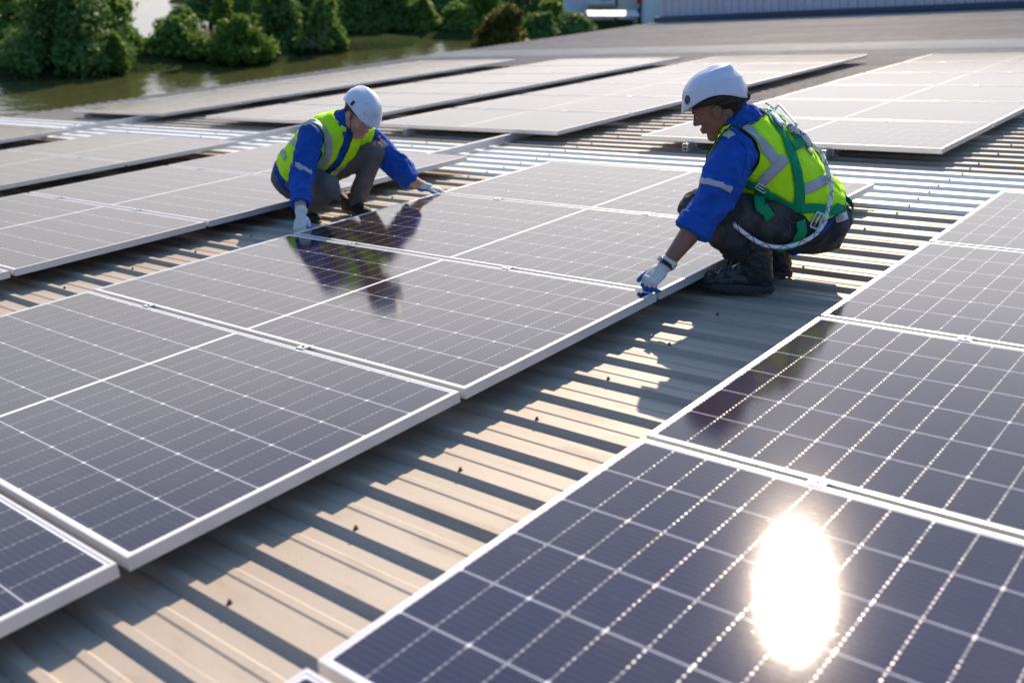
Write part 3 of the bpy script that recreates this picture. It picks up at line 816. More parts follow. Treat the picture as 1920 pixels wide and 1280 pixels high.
HELM = Mat('white_helmet_shell', (0.62, 0.64, 0.72), 0.22); HELM.set('Base Color', HELM.mix((HELM.noise(9, 4, .6) - .45) * 1.2, (0.62, 0.64, 0.74), (0.56, 0.58, 0.67))); HELM = HELM.m
HBLK = Mat('helmet_lining', (.018, .018, .022), .7).m
HAIR = Mat('dark_hair', (.012, .011, .012), .75); HAIR.bump(HAIR.noise(180, 3, .6), .6, .004); HAIR = HAIR.m
CHROME = Mat('steel_hardware', (.62, .63, .66), .22, .9).m
RED = Mat('red_clip', (.7, .02, .03), .4).m
def skin(name, c, c2, c3):
    M = Mat(name, c, .5); M.set('Base Color', M.mix((M.noise(16, 4, .6) - .4) * 1.6, c, c2)); M.set('Subsurface Weight', .12); M.set('Subsurface Radius', (.01, .004, .002)); M.set('Subsurface Scale', .5)
    M.bump(M.noise(260, 3, .5), .12, .001); return M.m
SK2 = skin('dark_skin', (0.235, 0.108, 0.076), (0.170, 0.076, 0.055), None)
SK1 = skin('fair_skin', (0.50, 0.27, 0.20), (0.42, 0.20, 0.15), None)
EYEW = Mat('eye', (.6, .58, .55), .2)
x_, y_, z_ = EYEW.xyz(); EYEW.set('Base Color', EYEW.mix(x_.gt(0.0074), (.6, .58, .55), (.02, .012, .008))); EYEW = EYEW.m
LIPS2 = None
def glove_mat():
    M = Mat('knit_glove', (.6, .6, .58), .9); x, y, z = M.xyz()
    palm = (z + M.noise(60, 3, .5) * .006).lt(-0.0065).max((x + M.noise(40, 2, .5) * .01).gt(0.142))
    c = M.mix(palm, M.mix((M.noise(30, 4, .6) - .45) * 2, (.58, .57, .55), (.42, .41, .39)), (.012, .10, .36))
    M.set('Base Color', c); M.bump(M.noise(350, 2, .5), .5, .002); return M.m
GLOVE = glove_mat()

def head_blob(b, m):
    """head in its own frame: X to the face, Y left, Z up, origin between the ears"""
    R3 = m.to_3x3(); T = lambda *p: m @ Vector(p)
    b.ell(T(-.018, 0, .040), (.098, .077, .085), R3); b.ell(T(.032, 0, -.005), (.058, .063, .085), R3)
    b.ell(T(.026, 0, -.060), (.058, .050, .042), R3); b.chain([T(.060, -.012, -.095), T(.060, .012, -.095)], [.022, .022])
    b.chain([T(.088, 0, .022), T(.0985, 0, -.002), T(.1035, 0, -.018)], [.0075, .009, .0118])
    b.chain([T(.094, -.0115, -.022), T(.094, .0115, -.022)], [.0085, .0085])
    b.chain([T(.070, -.042, .036), T(.083, -.018, .034), T(.083, .018, .034), T(.070, .042, .036)], [.012, .014, .014, .012])
    for s in (-1, 1):
        b.ell(T(.062, s * .040, -.014), (.024, .020, .022), R3); b.ell(T(-.004, s * .078, .0), (.019, .009, .032), R3)
        b.chain([T(.0, s * .076, .018), T(-.014, s * .086, .022), T(-.020, s * .086, .0), T(-.006, s * .080, -.024)], [.006] * 4, 8)
        b.ell(T(.000, s * .050, -.045), (.040, .016, .036), R3)
        b.chain([T(.080, s * .020, .0135), T(.0785, s * .031, .0145), T(.072, s * .044, .012)], [.0105, .0118, .010])
    b.chain([T(.084, -.019, -.053), T(.0905, 0, -.052), T(.084, .019, -.053)], [.0065, .0088, .0065])
    b.chain([T(.082, -.016, -.063), T(.0885, 0, -.0645), T(.082, .016, -.063)], [.0065, .0088, .0065])
    return b
def lids(parent, m, mt):
    for s in (-1, 1):
        bm = bmesh.new(); bmesh.ops.create_uvsphere(bm, u_segments=16, v_segments=12, radius=.0095)
        me = bpy.data.meshes.new('eye'); bm.to_mesh(me); bm.free()
        part('eye', me, EYEW, parent, mat=m @ Matrix.Translation((.0805, s * .030, .0075)) @ Matrix.Rotation(math.radians(25), 4, 'Y'))
        bm = bmesh.new()
        tube(bm, [(.094, s * .014, .030), (.093, s * .030, .034), (.082, s * .045, .030)], [.0022, .003, .0018], 6)
        me = bpy.data.meshes.new('eyebrow'); bm.to_mesh(me); bm.free(); part('eyebrow', me, HAIR, parent, mat=m)
def helmet(parent, m, brim=.028, ridge=.006, hook=True, label=None, thick=.004):
    """shell: X front, Z up, origin at the centre of the rim plane"""
    nA, nT = 72, 26; A, B, Cz = .142, .118, .128
    def pt(a, t, grow=0.0):
        ca, sa = math.cos(a), math.sin(a)
        front = max(0, ca) ** 2; rear = max(0, -ca) ** 2; side = abs(sa)
        T = math.radians(93 + 9 * front - 13 * side ** 3 + 14 * rear)
        th = T * t
        r = math.sin(min(th, math.pi / 2)) if th < math.pi / 2 else 1.0 - (th - math.pi / 2) * .08
        z = Cz * math.cos(th) if th < math.pi / 2 else -Cz * math.sin(th - math.pi / 2) * 1.05
        x = (A + grow) * r * ca * (1.04 if ca < 0 else 1.0); y = (B + grow) * r * sa
        if t > .80: x += front ** 1.2 * brim * ((t - .80) / .20) ** 1.3; y *= 1 + .04 * ((t - .8) / .2)
        w = math.exp(-(y / .022) ** 2)
        k = 1.0 if z > 0 else 0.0
        z += ridge * w * (0.4 + .6 * (1 if ca < .2 else 0.5)) * (1 - t) ** .3 + grow * (1 - t)
        # rear step of the shell
        if hook and ca < 0 and t < .37: z += .013 * (-ca) ** 1.2 * (t / .37) ** .8
        if hook and ca < -.1 and .30 < t < .44: x -= .010 * (-ca) * (1 - abs(t - .37) / .07); z += .006 * (1 - abs(t - .37) / .07)
        if hook and ca < -.3 and t > .62: x *= .965; y *= .98
        # soft crease along the sides
        if .50 < t < .56: x *= .992; y *= .992
        return Vector((x, y, z))
    bm = bmesh.new(); top = bm.verts.new(pt(0, 0)); rows = []
    for j in range(1, nT + 1):
        rows.append([bm.verts.new(pt(2 * math.pi * i / nA, j / nT)) for i in range(nA)])
    for i in range(nA): bm.faces.new((top, rows[0][i], rows[0][(i + 1) % nA]))
    for a, b in zip(rows, rows[1:]):
        for i in range(nA): bm.faces.new((a[i], b[i], b[(i + 1) % nA], a[(i + 1) % nA]))
    bmesh.ops.recalc_face_normals(bm, faces=bm.faces)
    me = bpy.data.meshes.new('helmet'); bm.to_mesh(me); bm.free()
    h = part('helmet', me, HELM, parent, label, mat=m)
    sd = h.modifiers.new('t', 'SOLIDIFY'); sd.thickness = thick; sd.offset = -1
    # inner band
    bm = bmesh.new(); rr = []
    for z, g in ((.014, -.012), (-.014, -.020)):
        rr.append([bm.verts.new(((A + g) * math.cos(a), (B + g) * math.sin(a), z)) for a in [2 * math.pi * i / 48 for i in range(48)]])
    for i in range(48): bm.faces.new((rr[0][i], rr[0][(i + 1) % 48], rr[1][(i + 1) % 48], rr[1][i]))
    me = bpy.data.meshes.new('headband'); bm.to_mesh(me); bm.free(); hb = part('headband', me, HBLK, h)
    hb.modifiers.new('t', 'SOLIDIFY').thickness = .004
    return h, pt
def garment(name, src, m, parent, inflate, cuts, keep=None, piping=None, smooth=3, fold=None, slot=None):
    """cloth laid over `src`: its surface pushed out, cut by planes (point, normal, centre a, centre b, reach)"""
    bm = bmesh.new(); bm.from_mesh(src); bm.normal_update()
    for v in bm.verts: v.co += v.normal * inflate
    for _ in range(smooth): bmesh.ops.smooth_vert(bm, verts=bm.verts, factor=.5, use_axis_x=True, use_axis_y=True, use_axis_z=True)
    for (p, n, a, b, reach) in cuts:
        n = n.normalized()
        bmesh.ops.bisect_plane(bm, geom=bm.verts[:] + bm.edges[:] + bm.faces[:], plane_co=p, plane_no=n, dist=1e-5)
        kill = []
        for f in bm.faces:
            c = f.calc_center_median()
            if (c - p).dot(n) > 0:
                if reach is None: kill.append(f); continue
                ab = b - a; t = max(0, min(1, (c - a).dot(ab) / ab.length_squared))
                if (c - a - ab * t).length < reach: kill.append(f)
        bmesh.ops.delete(bm, geom=kill, context='FACES')
    if slot:
        p, n, hw, a, b, reach = slot; n = n.normalized()
        for q in (-hw, hw): bmesh.ops.bisect_plane(bm, geom=bm.verts[:] + bm.edges[:] + bm.faces[:], plane_co=p + n * q, plane_no=n, dist=1e-5)
        kill = []
        for f in bm.faces:
            c = f.calc_center_median(); ab = b - a; t = (c - a).dot(ab) / ab.length_squared
            if abs((c - p).dot(n)) < hw and -.2 < t < 1.6 and (c - a - ab * t).length < reach: kill.append(f)
        bmesh.ops.delete(bm, geom=kill, context='FACES')
    # keep the largest island only
    seen = set(); best = []
    for f in bm.faces:
        if f in seen: continue
        st, isl = [f], []; seen.add(f)
        while st:
            q = st.pop(); isl.append(q)
            for e in q.edges:
                for g_ in e.link_faces:
                    if g_ not in seen: seen.add(g_); st.append(g_)
        if len(isl) > len(best): best = isl
    bs = set(best); bmesh.ops.delete(bm, geom=[f for f in bm.faces if f not in bs], context='FACES')
    bmesh.ops.delete(bm, geom=[v for v in bm.verts if not v.link_faces], context='VERTS')
    if fold:
        bm.normal_update(); mv = [(v, v.normal * fold(v.co)) for v in bm.verts if not v.is_boundary]
        for v, d in mv: v.co += d
    loops = [(e.verts[0].co.copy(), e.verts[1].co.copy()) for e in bm.edges if e.is_boundary]
    me = bpy.data.meshes.new(name); bm.to_mesh(me); bm.free()
    o = part(name, me, m, parent); o.modifiers.new('t', 'SOLIDIFY').thickness = .002
    if piping:
        bm = bmesh.new()
        for a, b in loops: tube(bm, [a, b], [.0028, .0028], 6, True)
        mp = bpy.data.meshes.new('piping'); bm.to_mesh(mp); bm.free(); part('piping', mp, piping, o)
    return o, me
def glove(parent, m, side, curl, spread=.06, thumb=(0.9, 0.35), label=None, cuff=.05):
    """hand in its own frame: X to the fingers, Z out of the back of the hand, thumb on +Y for a right hand"""
    b = Blob(); s = side
    b.ell((.045, 0, 0), (.052, .040, .016)); b.chain([(.078, .028 * s, 0), (.080, .009 * s, .003), (.079, -.011 * s, .002), (.075, -.029 * s, -.001)], [.0135, .0135, .013, .012])
    b.chain([(.03, .022 * s, -.004), (.078, .028 * s, 0)], [.018, .013]); b.chain([(.03, -.02 * s, -.004), (.075, -.029 * s, -.001)], [.016, .012]); b.chain([(.02, 0, 0), (.08, 0, .002)], [.019, .013])
    b.chain([(-cuff, 0, 0), (-.01, 0, 0), (.02, 0, 0)], [.036, .029, .026])
    base = [(.082, .029), (.086, .010), (.084, -.010), (.078, -.028)]; ln = [.070, .078, .073, .057]
    for k in range(4):
        p = Vector((base[k][0], base[k][1] * s, 0)); yaw = (1.5 - k) * spread * s; pit = 0.0; pts = [p]; r0 = (.0098, .0100, .0096, .0086)[k]
        for f, sh in zip((.44, .31, .25), curl[k] if isinstance(curl[0], (tuple, list)) else curl):
            pit += sh; d = Vector((math.cos(pit) * math.cos(yaw), math.cos(pit) * math.sin(yaw), -math.sin(pit))); p = p + d * ln[k] * f; pts.append(p)
        b.chain(pts, [r0 * 1.08, r0, r0 * .94, r0 * .85], 12)
    a0, dn = thumb; p = Vector((.022, .030 * s, -.006)); pts = [p]
    for i, l in enumerate((.036, .031, .024)):
        a = a0 - i * .18; d = Vector((math.cos(a), math.sin(a) * s, -dn)).normalized(); p = p + d * l; pts.append(p)
    b.chain(pts, [.015, .0125, .011, .0098], 12)
    me = b.remesh(.0024, 2); return part('glove', me, GLOVE, parent, label, mat=m)
def boot(parent, m, h=.20, mat_=None, tongue=True):
    """boot in its own frame: X to the toe, sole at z = 0, heel at x = 0"""
    I3 = None; b = Blob()
    b.loft([(.005, 0, .045), (.03, 0, .048), (.09, 0, .052), (.15, 0, .048), (.20, 0, .042), (.25, 0, .036), (.283, 0, .030), (.293, 0, .028)],
           [(.020, .018), (.036, .030), (.036, .030), (.040, .028), (.046, .024), (.046, .021), (.034, .016), (.014, .008)], Vector((0, 1, 0)), 24, 2.6)
    b.loft([(.060, 0, .05), (.072, 0, .10), (.086, 0, h * .75), (.094, 0, h)], [(.042, .060), (.048, .064), (.056, .070), (.060, .074)], Vector((0, 1, 0)), 24, 2.1)
    b.chain([(.10, 0, .10), (.15, 0, .072), (.20, 0, .055)], [.034, .032, .026])
    b.ell((.035, 0, .055), (.036, .034, .040)); b.ell((.245, 0, .045), (.045, .040, .026))
    me = b.remesh(.0038, 3, folds(.0030, 20, 3.0, (1, 1, 1.8), foci=[(Vector((.09, 0, .13)), .09, 1.4)]))
    t = part('boot', me, mat_ or LEATH, parent, mat=m)
    bm = bmesh.new(); out = []
    n = 60
    for i in range(n):
        a = i * 2 * math.pi / n; x = .147 + .153 * math.copysign(abs(math.cos(a)) ** .8, math.cos(a)); w = .041 + .010 * math.exp(-((x - .215) / .06) ** 2) - .004 * math.exp(-((x - .12) / .04) ** 2)
        out.append((x, w * math.copysign(abs(math.sin(a)) ** .75, math.sin(a))))
    lug = [(-.004 if (i // 2) % 2 else .009) for i in range(n)]
    r = [[bm.verts.new((x + (x - .147) * g, y * (1 + g * 2), z if z is not None else .004 + lug[i])) for i, (x, y) in enumerate(out)] for z, g in ((None, -.01), (.012, .012), (.030, .010), (.034, -.03))]
    for a_, b_ in zip(r, r[1:]):
        for i in range(n): bm.faces.new((a_[i], a_[(i + 1) % n], b_[(i + 1) % n], b_[i]))
    bm.faces.new(r[0][::-1]); bm.faces.new(r[-1]); bmesh.ops.recalc_face_normals(bm, faces=bm.faces)
    me = bpy.data.meshes.new('sole'); bm.to_mesh(me); bm.free(); sl_ = part('sole', me, SOLE, t)
    me.polygons.foreach_set('use_smooth', [False] * len(me.polygons))
    if tongue:
        bv = bvh_of(t.data); bm = bmesh.new()
        for i in range(8):
            q = i / 7; x = .185 - .075 * q; z = .085 + (h - .10) * q
            for s in (-1, 1):
                pts = []
                for k in range(6):
                    f = k / 5; y = s * (.022 - .044 * f); p, nn, _, _ = bv.find_nearest(Vector((x + .03 - .008 * f, y, z + .012 * f))); pts.append(p + nn * .0035)
                tube(bm, pts, [.0032] * 6, 6)
        me = bpy.data.meshes.new('laces'); bm.to_mesh(me); bm.free(); part('laces', me, LACE, t)
    return t
def rope(name, pts, r, parent, n=14, marks=True, label=None):
    path = crom(pts, n); bm = bmesh.new(); rings = tube(bm, path, [r] * len(path), 12)
    me = bpy.data.meshes.new(name); idx = []
    for i in range(len(path) - 1):
        for k in range(12): idx.append(1 if marks and ((i * 1 + k) % 12 == 0 or (i - k) % 12 == 0) else 0)
    bm.to_mesh(me); bm.free(); o = part(name, me, [WHT, BLK], parent, label)
    for j, v in enumerate(idx): me.polygons[j].material_index = v
    return o
def buckle(parent, fig, c, xdir, zdir, w, h, r=.0035, m=None, bars=1, name='buckle'):
    bm = bmesh.new(); c_ = [(-w / 2, -h / 2, 0), (w / 2, -h / 2, 0), (w / 2, h / 2, 0), (-w / 2, h / 2, 0)]
    pts = crom([Vector(a).lerp(Vector(b), t) for a, b in zip(c_, c_[1:] + c_[:1]) for t in (.1, .9)] + [Vector(c_[0]).lerp(Vector(c_[1]), .1)], 3)
    tube(bm, pts, [r] * len(pts), 8)
    for i in range(bars): tube(bm, [(-w / 2, 0, 0), (w / 2, 0, 0)], [r, r], 8)
    me = bpy.data.meshes.new(name); bm.to_mesh(me); bm.free()
    M4 = frame(xdir, zdir).to_4x4(); M4.translation = c
    return part(name, me, m or CHROME, parent, mat=M4)
# ------------------------------------------------------------------ worker in the harness
def worker_right():
    g = Fig(1390, 552); P = g.P
    yaw = math.radians(17); fwd = (-cxh * math.cos(yaw) + back * math.sin(yaw)); left = Zup.cross(fwd)      # left side faces the camera
    J = dict(neck=P(1388, 234, .17), chest=P(1432, 290, .19), belly=P(1478, 352, .20), pelv=P(1520, 412, .20), seat=P(1530, 432, .2),
             shL=P(1382, 278, .045), elL=P(1338, 372, -.10), cuL=P(1304, 424, -.14), wrL=P(1252, 492, -.17), shR=P(1402, 258, .37), elR=P(1360, 335, .42), wrR=P(1392, 400, .26),
             hipL=P(1512, 424, .10), knL=P(1306, 388, -.01), anL=P(1410, 498, .02), hipR=P(1525, 418, .30), knR=P(1322, 388, .34), anR=P(1455, 478, .30))
    # head frame
    hf = (fwd * math.cos(math.radians(28)) - Zup * math.sin(math.radians(28)) - left * -.05).normalized()
    hm = frame(hf, Zup).to_4x4(); hm = hm @ Matrix.Scale(.95, 4); hm.translation = P(1344, 205, .175)
    root = None
    # body: one continuous skin surface
    b = Blob(); head_blob(b, hm)
    b.chain([hm @ Vector((-.030, 0, -.02)), hm @ Vector((-.035, 0, -.085)), J['neck'] + fwd * .01], [.060, .054, .062])
    b.loft([J['neck'], J['neck'].lerp(J['chest'], .5), J['chest'], J['belly'], J['pelv'], J['seat']], [(.08, .07), (.15, .10), (.16, .12), (.15, .115), (.16, .12), (.13, .10)], left)
    b.chain([J['shL'], J['elL'], P(1290, 443, -.152), J['wrL']], [.055, .042, .040, .0275]); b.chain([J['wrL'], P(1236, 510, -.18)], [.026, .022])
    b.chain([J['shR'], J['elR'], J['wrR']], [.055, .042, .028])
    for s in 'LR': b.chain([J['hip' + s], J['kn' + s], J['kn' + s].lerp(J['an' + s], .7)], [.085, .055, .040])
    me = b.remesh(.0038, 3)
    root = bpy.data.objects.new('person', me); COL.objects.link(root); root.location = g.o; me.materials.append(SK2)
    me.polygons.foreach_set('use_smooth', [True] * len(me.polygons))
    tag(root, 'crouching person in white helmet and green harness over a neon vest, gripping a panel corner', 'person')
    lids(root, hm, SK2)
    # hair at the nape and over the ear, dark hood liner
    b = Blob(); T = lambda *p: hm @ Vector(p)
    b.ell(T(-.050, 0, .035), (.082, .080, .072), hm.to_3x3()); b.ell(T(-.075, 0, -.015), (.045, .060, .045), hm.to_3x3())
    part('hair', b.remesh(.004, 2, folds(.002, 60)), HAIR, root)
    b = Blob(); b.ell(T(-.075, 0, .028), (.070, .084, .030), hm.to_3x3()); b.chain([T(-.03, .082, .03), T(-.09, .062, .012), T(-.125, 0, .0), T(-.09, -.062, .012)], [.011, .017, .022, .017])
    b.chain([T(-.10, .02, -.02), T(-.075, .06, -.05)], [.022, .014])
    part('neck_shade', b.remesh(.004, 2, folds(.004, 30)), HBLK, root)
    hl, pt = helmet(root, hm @ Matrix.Translation((-.012, 0, .050)) @ Matrix.Rotation(math.radians(-10), 4, 'Y') @ Matrix.Scale(.96, 4), brim=.016, label='white helmet with a round black badge near the brim')
    # round badge low on the left front of the shell
    a = math.radians(38); c = pt(a, .80); e = (pt(a + .1, .80) - pt(a - .1, .80)).normalized(); u = (pt(a, .70) - pt(a, .88)).normalized(); nn = e.cross(u); nn = nn if nn.dot(c) > 0 else -nn
    bm = bmesh.new(); ex = u.cross(nn).normalized()
    def ringm(r0, r1, z, a0=0, a1=2 * math.pi, n=32):
        for i in range(n):
            q = [a0 + (a1 - a0) * (i + k) / n for k in (0, 1)]
            def w(r, t): return bm.verts.new(project(c + ex * r * math.cos(t) + u * r * math.sin(t), z))
            bm.faces.new((w(r0, q[0]), w(r1, q[0]), w(r1, q[1]), w(r0, q[1])))
    hb = bvh_of(hl.data)
    def project(p, z): l, q, _, _ = hb.find_nearest(p); return l + (q if q.dot(c) > 0 else -q) * z
    ringm(0, .0195, .0012); me = bpy.data.meshes.new('badge'); bm.to_mesh(me); bm.free(); bd = part('badge', me, BLK, hl)
    bm = bmesh.new(); ringm(.0150, .0165, .0018, 0.2, 6.0); ringm(.0065, .0085, .0018, -.6, 2.6, 16); ringm(.0, .003, .0018, n=10); ringm(.0215, .0235, .0012, 3.5, 5.9, 18)
    bm2 = None; me = bpy.data.meshes.new('emblem'); bm.to_mesh(me); bm.free(); part('emblem', me, Mat('grey_print', (.30, .30, .34), .5).m, bd)
    for aa, tt in ((math.radians(98), .90), (math.radians(150), .86)):
        bm = bmesh.new(); bmesh.ops.create_cone(bm, cap_ends=True, segments=12, radius1=.004, radius2=.003, depth=.003); me = bpy.data.meshes.new('rivet'); bm.to_mesh(me); bm.free()
        q = pt(aa, tt); M4 = Vector((q.x, q.y, 0)).normalized().to_track_quat('Z', 'Y').to_matrix().to_4x4(); M4.translation = q; part('rivet', me, ALUD, hl, mat=M4)

    # trousers
    b = Blob()
    b.loft([J['belly'], J['pelv'], J['seat'] + fwd * -.01, P(1540, 458, .2)], [(.155, .125), (.172, .148), (.172, .152), (.10, .09)], left)
    for s, z in (('L', 1), ('R', 1)):
        k, a_ = J['kn' + s], J['an' + s]; h_ = J['hip' + s]
        b.chain([h_, h_.lerp(k, .35), h_.lerp(k, .75), k, k.lerp(a_, .3) - fwd * .02, k.lerp(a_, .58) - fwd * .012, k.lerp(a_, .70)], [.114, .104, .086, .073, .075, .069, .060])
    me = b.remesh(.0055, 4, folds(.0075, 9, 5.0, (1, 1, 1.3), foci=[(J['knL'], .16, 1.2), (J['anL'], .22, 1.6), (J['hipL'], .2, 1.0), (J['anR'], .2, 1.5)]))
    part('trousers', me, JEAN2, root); tb = bvh_of(me)
    # stitched seams
    bm = bmesh.new()
    for pts in ([(1385, 352), (1420, 372), (1455, 395), (1490, 420)], [(1512, 470), (1530, 462), (1545, 450), (1556, 438)], [(1480, 420), (1482, 440), (1480, 462)]):
        pp = crom([hit(tb, g, *q) for q in pts], 6); nn = [tb.find_nearest(q) for q in pp]
        tube(bm, [l + q * .0012 for l, q, _, _ in nn], [.0016] * len(nn), 5)
    me = bpy.data.meshes.new('seam'); bm.to_mesh(me); bm.free(); part('seam', me, Mat('jean_seam', (.10, .09, .085), .9).m, root)
    # boots
    R3 = frame(fwd * .99 - back * .05, Zup); m4 = R3.to_4x4(); m4.translation = P(1448, 548, .02) + Vector((0, 0, -.002)); bt = boot(root, m4 @ Matrix.Scale(1.04, 4), .235)
    bt['label'] = 'black lace up leather boot, the nearer one'
    R3 = frame((fwd * .85 - back * .1), Zup); m4 = R3.to_4x4()
    oR = RW3.inverted() @ on_roof(1484, 514, TOP); m4.translation = on_roof(1482, 520, TOP) - g.o; boot(root, m4, .22)
    # jacket: torso, collar and sleeves in one cloth surface
    b = Blob()
    tp = [J['neck'] - fwd * .01, J['neck'].lerp(J['chest'], .5) - fwd * .005, J['chest'], J['belly'], J['pelv'] + (J['belly'] - J['pelv']) * .25, J['pelv'] - fwd * .02 + Zup * -.0]
    b.loft(tp, [(.095, .085), (.185, .115), (.20, .15), (.188, .152), (.198, .168), (.203, .170)], left)
    b.chain([J['neck'] - fwd * .005 + Zup * .01, hm @ Vector((-.052, 0, -.078))], [.080, .066])
    b.loft([J['shL'].lerp(J['chest'], .25), J['shL'], J['shL'].lerp(J['elL'], .35), J['shL'].lerp(J['elL'], .7), J['elL'], J['elL'].lerp(J['cuL'], .6), J['cuL']],
           [(.080, .085), (.080, .090), (.076, .088), (.074, .084), (.070, .078), (.064, .070), (.060, .066)], left)
    b.loft([J['shR'].lerp(J['chest'], .25), J['shR'], J['shR'].lerp(J['elR'], .5), J['elR'], J['elR'].lerp(J['wrR'], .6)], [(.10, .10), (.10, .10), (.085, .09), (.078, .08), (.066, .066)], left)
    fc = [(J['elL'], .17, 1.4), (J['shL'], .15, .6), (J['cuL'], .1, .8)]
    me = b.remesh(.0055, 4, folds(.0115, 10, 1.0, (1.2, 1.2, .75), foci=fc)); jk = part('jacket', me, BLUE, root); jb = bvh_of(me)
    # rolled cuff
    b = Blob(); cd_ = (J['cuL'] - J['elL']).normalized()
    b.loft([J['cuL'] - cd_ * .035, J['cuL'] - cd_ * .028, J['cuL'] + cd_ * .030, J['cuL'] + cd_ * .036], [(.056, .062), (.069, .077), (.067, .074), (.054, .060)], left)
    part('cuff', b.remesh(.004, 2, folds(.0035, 14, 2.0)), BLUE, jk)
    ribbon('sleeve_band', jb, [hit(jb, g, *q) for q in ((1304, 338), (1318, 339), (1332, 342), (1346, 346), (1360, 350), (1371, 357))], .024, .002, SILV, jk)
    ribbon('shoulder_tape', jb, [hit(jb, g, *q) for q in ((1359, 249), (1366, 252), (1373, 256), (1380, 259))][:3], .030, .003, SILV, jk, n=4)
    # sleeve seam
    bm = bmesh.new(); pp = [jb.find_nearest(q) for q in crom([hit(jb, g, *q) for q in ((1352, 262), (1392, 270), (1398, 300), (1392, 332))], 8)]
    tube(bm, [l + q * .0005 for l, q, _, _ in pp], [.0018] * len(pp), 5); me = bpy.data.meshes.new('seam'); bm.to_mesh(me); bm.free(); part('seam', me, Mat('blue_seam', (.004, .03, .22), .9).m, jk)
    # collar
    b = Blob(); cc = [hm @ Vector(q) for q in ((-.015, .072, -.098), (-.060, .076, -.072), (-.098, .045, -.050), (-.108, 0, -.046), (-.098, -.045, -.050), (-.060, -.076, -.072))]
    b.chain(cc, [.014, .019, .020, .020, .020, .018], 12); b.chain([c - Zup * .025 for c in cc], [.018, .022, .024, .024, .024, .02], 12)
    part('collar', b.remesh(.004, 3, folds(.002, 20)), BLUE, jk)

    # neon vest: lies on the jacket, cut at the arm holes and the hem
    hj = lambda px, py: hit(jb, g, px, py)
    pA, pB, pC = P(1340, 246, .07), hj(1430, 300), P(1400, 354, .02)
    nL = (pB - pA).cross(pC - pA).normalized(); nL = nL if nL.dot(J['elL'] - pA) > 0 else -nL
    pR = J['shR'] + (J['chest'] - J['shR']).normalized() * .05; nR = (J['elR'] - J['chest']).normalized() * .6 - left * .8
    sp = (J['pelv'] - J['chest']).normalized(); hp = P(1560, 386, .12); hn_ = (sp * .8 - Zup * .45).normalized()
    vs, ve = garment('vest', jk.data, NEON, root, .010, [
        (pB + nL * .018, nL, J['shL'] + Zup * .02, J['cuL'], .16), (pR, nR, J['shR'], J['wrR'], .17), (hp, hn_, None, None, None), (P(1372, 228, .1), -cxh * .55 + Zup * .83, None, None, None),
        (hm @ Vector((-.04, 0, -.100)), (hm.to_3x3() @ Vector((-.1, 0, 1))), J['neck'] + Zup * .02, J['neck'] + Zup * .12, .095)],
        piping=TRIM, smooth=8, fold=folds(.0065, 6, 4.0, (1, 1, .8), foci=[(J['belly'], .25, .9), (J['pelv'], .2, 1.0)]))
    vb = bvh_of(ve)
    H = lambda *L_: [hit(vb, g, *q) for q in L_]
    ribbon('reflective_stripe', vb, H((1374, 226), (1386, 223), (1396, 226), (1405, 236)), .030, .0035, SILV, vs)
    ribbon('reflective_stripe', vb, H((1404, 240), (1418, 256), (1432, 274), (1447, 292), (1462, 308)), .040, .0035, SILV, vs)
    ribbon('reflective_stripe', vb, H((1472, 296), (1458, 312), (1442, 328), (1426, 344)), .042, .0045, SILV, vs)
    ribbon('reflective_stripe', vb, H((1484, 276), (1500, 270), (1516, 266), (1530, 268), (1540, 276)), .040, .0035, SILV, vs)
    ribbon('reflective_stripe', vb, H((1498, 358), (1516, 352), (1534, 344), (1552, 334), (1568, 326), (1577, 322)), .042, .0035, SILV, vs)
    # fall arrest harness
    hn = ribbon('harness', vb, H((1440, 212), (1452, 232), (1468, 252), (1480, 276), (1488, 300), (1494, 326), (1497, 350), (1498, 374), (1498, 398)), .045, .006, GREEN, root, label='green webbing harness with steel buckles')
    ribbon('strap', vb, H((1432, 209), (1450, 214), (1470, 224), (1492, 240), (1512, 258), (1524, 268)), .040, .007, GREEN, hn)
    ribbon('strap', vb, H((1484, 276), (1496, 270), (1512, 262)), .040, .0085, GREEN, hn, n=4)
    ribbon('strap', vb, H((1396, 340), (1424, 352), (1450, 370), (1474, 384), (1496, 394)), .042, .0065, GREEN, hn)
    for sgn, pts in ((1, ((1500, 392), (1520, 390), (1545, 392), (1562, 396), (1580, 402))),):
        ribbon('strap', vb, H(*pts), .038, .0075, GREEN, hn)
    # a second blob that follows trousers + jacket for the lower straps
    ab = BVHTree.FromPolygons([v.co for v in ve.vertices] + [v.co for v in jk.data.vertices], [tuple(p.vertices) for p in ve.polygons] + [tuple(i + len(ve.vertices) for i in p.vertices) for p in jk.data.polygons])
    A_ = lambda bb, *L_: [hit(bb, g, *q) for q in L_]
    ribbon('strap', ab, A_(ab, (1436, 406), (1458, 410), (1478, 411), (1496, 410)), .032, .009, GREEN, hn)
    ribbon('strap', tb, A_(tb, (1412, 362), (1422, 380), (1434, 398), (1442, 410)), .046, .014, GREEN, hn, n=5)
    ribbon('strap', tb, A_(tb, (1408, 366), (1418, 363), (1428, 361)), .016, .0175, YELW, hn, n=4)
    lp = [hit(tb, g, 1497, 414), hit(tb, g, 1500, 432), hit(tb, g, 1488, 452), hit(tb, g, 1464, 462), hit(tb, g, 1436, 466), hit(tb, g, 1410, 458)]
    ribbon('strap', tb, lp, .042, .016, GREEN, hn)
    # belt tail with white label standing off the hip
    tl = [P(1578, 400, .20), P(1592, 404, .19), P(1599, 396, .19), P(1597, 384, .2), P(1588, 374, .21), P(1578, 368, .22)]
    bm = bmesh.new(); tp_ = crom(tl, 6); e = Vector((0, 0, 1)) * .015 + left * .012; vsx = [[bm.verts.new(q - e), bm.verts.new(q + e)] for q in tp_]
